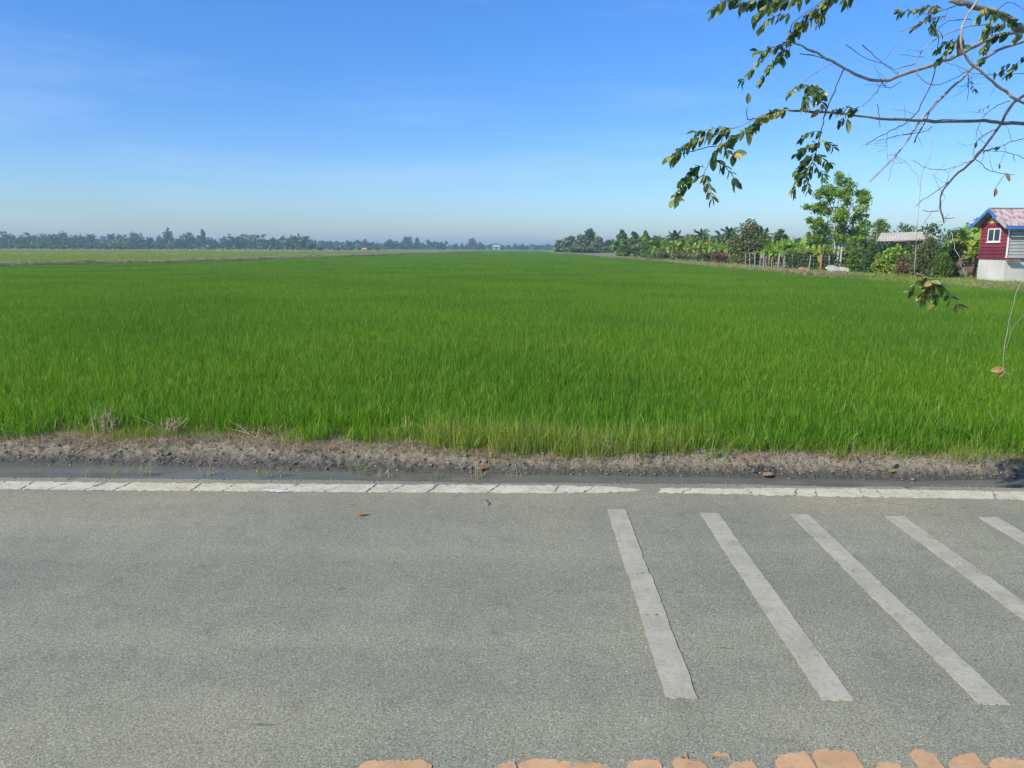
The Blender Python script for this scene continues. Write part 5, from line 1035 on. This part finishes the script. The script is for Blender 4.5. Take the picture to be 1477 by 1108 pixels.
for (px, py, d_, mt, sz, dv) in ((1384, 50, 4.5, 'leafdead', .12, (.1, 0, -1)), (1182, 158, 4.1, 'leafdead', .06, (-.6, 0, -.6)), (1222, 172, 4.2, 'leafwarm', .075, (.2, 0, -1)), (1078, 150, 3.9, 'leafwarm', .055, (.1, 0, 1)), (1450, 250, 4.5, 'leafdead', .06, (.3, 0, -.4)),
                         (1441, 244, 4.5, 'leafnear', .03, (0, 0, 1)), (1408, 205, 4.6, 'leafnear', .035, (0, 0, -1)), (1434, 104, 4.8, 'leafdead', .05, (.2, .2, -.6)), (1436, 272, 4.2, 'leafdead', .045, (.05, 0, -1)), (1435, 272, 4.2, 'leafdead', .03, (.3, 0, -1)),
                         (1447, 532, 3.9, 'leafwarm', .06, (-1, 0, -.15)), (1445, 530, 3.9, 'leafdead', .055, (-.1, 0, -1)), (1058, 222, 3.85, 'leafnear', .07, (1, 0, .1)), (1387, 70, 4.5, 'leafnear', .06, (.8, 0, .2)), (1078, 190, 3.9, 'leafwarm', .07, (.2, 0, -.8))):
    put_leaf(P(px, py, d_), Vector(dv), sz, g_, mt, up=Vector((.2, -1, .3)))
for mt, O in over.items():
    if O[0]: link('foliage', pmesh('foliage', *O[:2], O[2]), M[mt], tree, kind='stuff')
# hanging vines
branch('vine', [(1325, 178, 4.5), (1343, 195, 4.45), (1342, 225, 4.4), (1330, 250, 4.35), (1326, 290, 4.3), (1322, 340, 4.3), (1319, 393, 4.3)], (.0019, .0016), tp, wob=.001, n_=5)
branch('vine', [(1318, 393, 4.3), (1330, 397, 4.3), (1345, 405, 4.3), (1362, 424, 4.3)], (.0026, .0018), tp, n_=5)
branch('vine', [(1302, 228, 4.3), (1320, 250, 4.3), (1328, 275, 4.3)], (.0015, .0012), tp, n_=4)
branch('vine', [(1560, 300, 4.3), (1477, 402, 4.0), (1462, 440, 3.95), (1452, 480, 3.9), (1447, 530, 3.9), (1460, 542, 3.9), (1477, 556, 3.95), (1560, 600, 4.1)], (.0012, .0011), tp, wob=.001, n_=5)
branch('vine', [(1500, 440, 4.0), (1477, 455, 3.95), (1460, 475, 3.92), (1452, 500, 3.9)], (.0009, .0008), tp, n_=4)
branch('vine', [(1372, 335, 4.3), (1380, 365, 4.3), (1392, 398, 4.3)], (.0022, .0016), tp, n_=4)

# ------------------------------------------------------------------ small things on road and bank
def dead_leaf(px, py, z, size, label, mt='leafdead', cat='fallen leaf', rz=0.0):
    me = LM[mt][int(px) % 8]; o = bpy.data.objects.new('dead_leaf', me); COL.objects.link(o); o.location = G(px, py, z); o.rotation_euler = (.5, -.15, rz); o.scale = (size, size, size); tag(o, label, cat, 'dead leaves lying about')
dead_leaf(515, 742, .012, .06, 'curled brown leaf lying alone on the asphalt', rz=.2)
dead_leaf(1100, 685, ZW + .03, .10, 'long brown leaf at the water edge above the second rumble bar'); dead_leaf(1231, 658, ZT + .05, .09, 'reddish brown leaf on the bank, right of centre', rz=1.1)
dead_leaf(1278, 662, ZT + .05, .09, 'dark brown leaf on the right part of the bank', rz=.5); dead_leaf(1328, 684, ZW + .05, .09, 'tan leaf standing at the foot of the bank on the right', rz=2.0, mt='leafwarm')
dead_leaf(1283, 680, ZW + .06, .07, 'pale leaf beside the tan one at the bank foot', rz=.3, mt='leafwarm'); dead_leaf(690, 676, ZW + .05, .08, 'pinkish brown leaf at the foot of the bank in the middle', rz=.4)
dead_leaf(1040, 682, ZW + .04, .07, 'small rust coloured leaf near the gap in the edge line', rz=1.3)
p = G(700, 725); m_ = MB(); m_.tube([(0, .06, .006), (.012, .01, .008), (.03, -.03, .006), (.02, -.09, .005)], [.002, .0035, .003, .0015], 5); o = m_.build('twig', M['twigdark']); o.location = p; tag(o, 'thin dark curved twig on the asphalt below the edge line', 'twig')

ORD = ['first', 'second', 'third', 'fourth', 'fifth', 'sixth', 'seventh', 'eighth', 'ninth', 'tenth', 'eleventh', 'twelfth', 'thirteenth', 'fourteenth', 'fifteenth', 'sixteenth', 'seventeenth',
       'eighteenth', 'nineteenth', 'twentieth', 'twenty first', 'twenty second', 'twenty third', 'twenty fourth', 'twenty fifth']
for grp, txt in (('banana plants before the palms', '%s yellow green banana plant from the left in the sunny patch before the palms'), ('banana plants behind the fence', '%s banana plant from the left behind the wire fence'),
                 ('sprigs in the ditch water', '%s thin grass sprig from the left rising from the ditch water')):
    its = sorted([o for o in COL.objects if o.parent is None and o.get('group') == grp], key=lambda o: o.location.x / o.location.y)
    for k, o in enumerate(its): o['label'] = txt % ORD[k]
# ------------------------------------------------------------------ haze
m, nt, b, o = newmat('haze_air'); nt.nodes.remove(b); pv = nt.nodes.new('ShaderNodeVolumePrincipled'); pv.inputs['Color'].default_value = (.60, .84, .96, 1); pv.inputs['Density'].default_value = .00055; pv.inputs['Anisotropy'].default_value = .2
nt.links.new(pv.outputs[0], o.inputs['Volume'])
hz = MB(); hz.box(-3200, 3200, -800, 3200, -1.6, 22); hz.build('haze', m, kind='stuff')
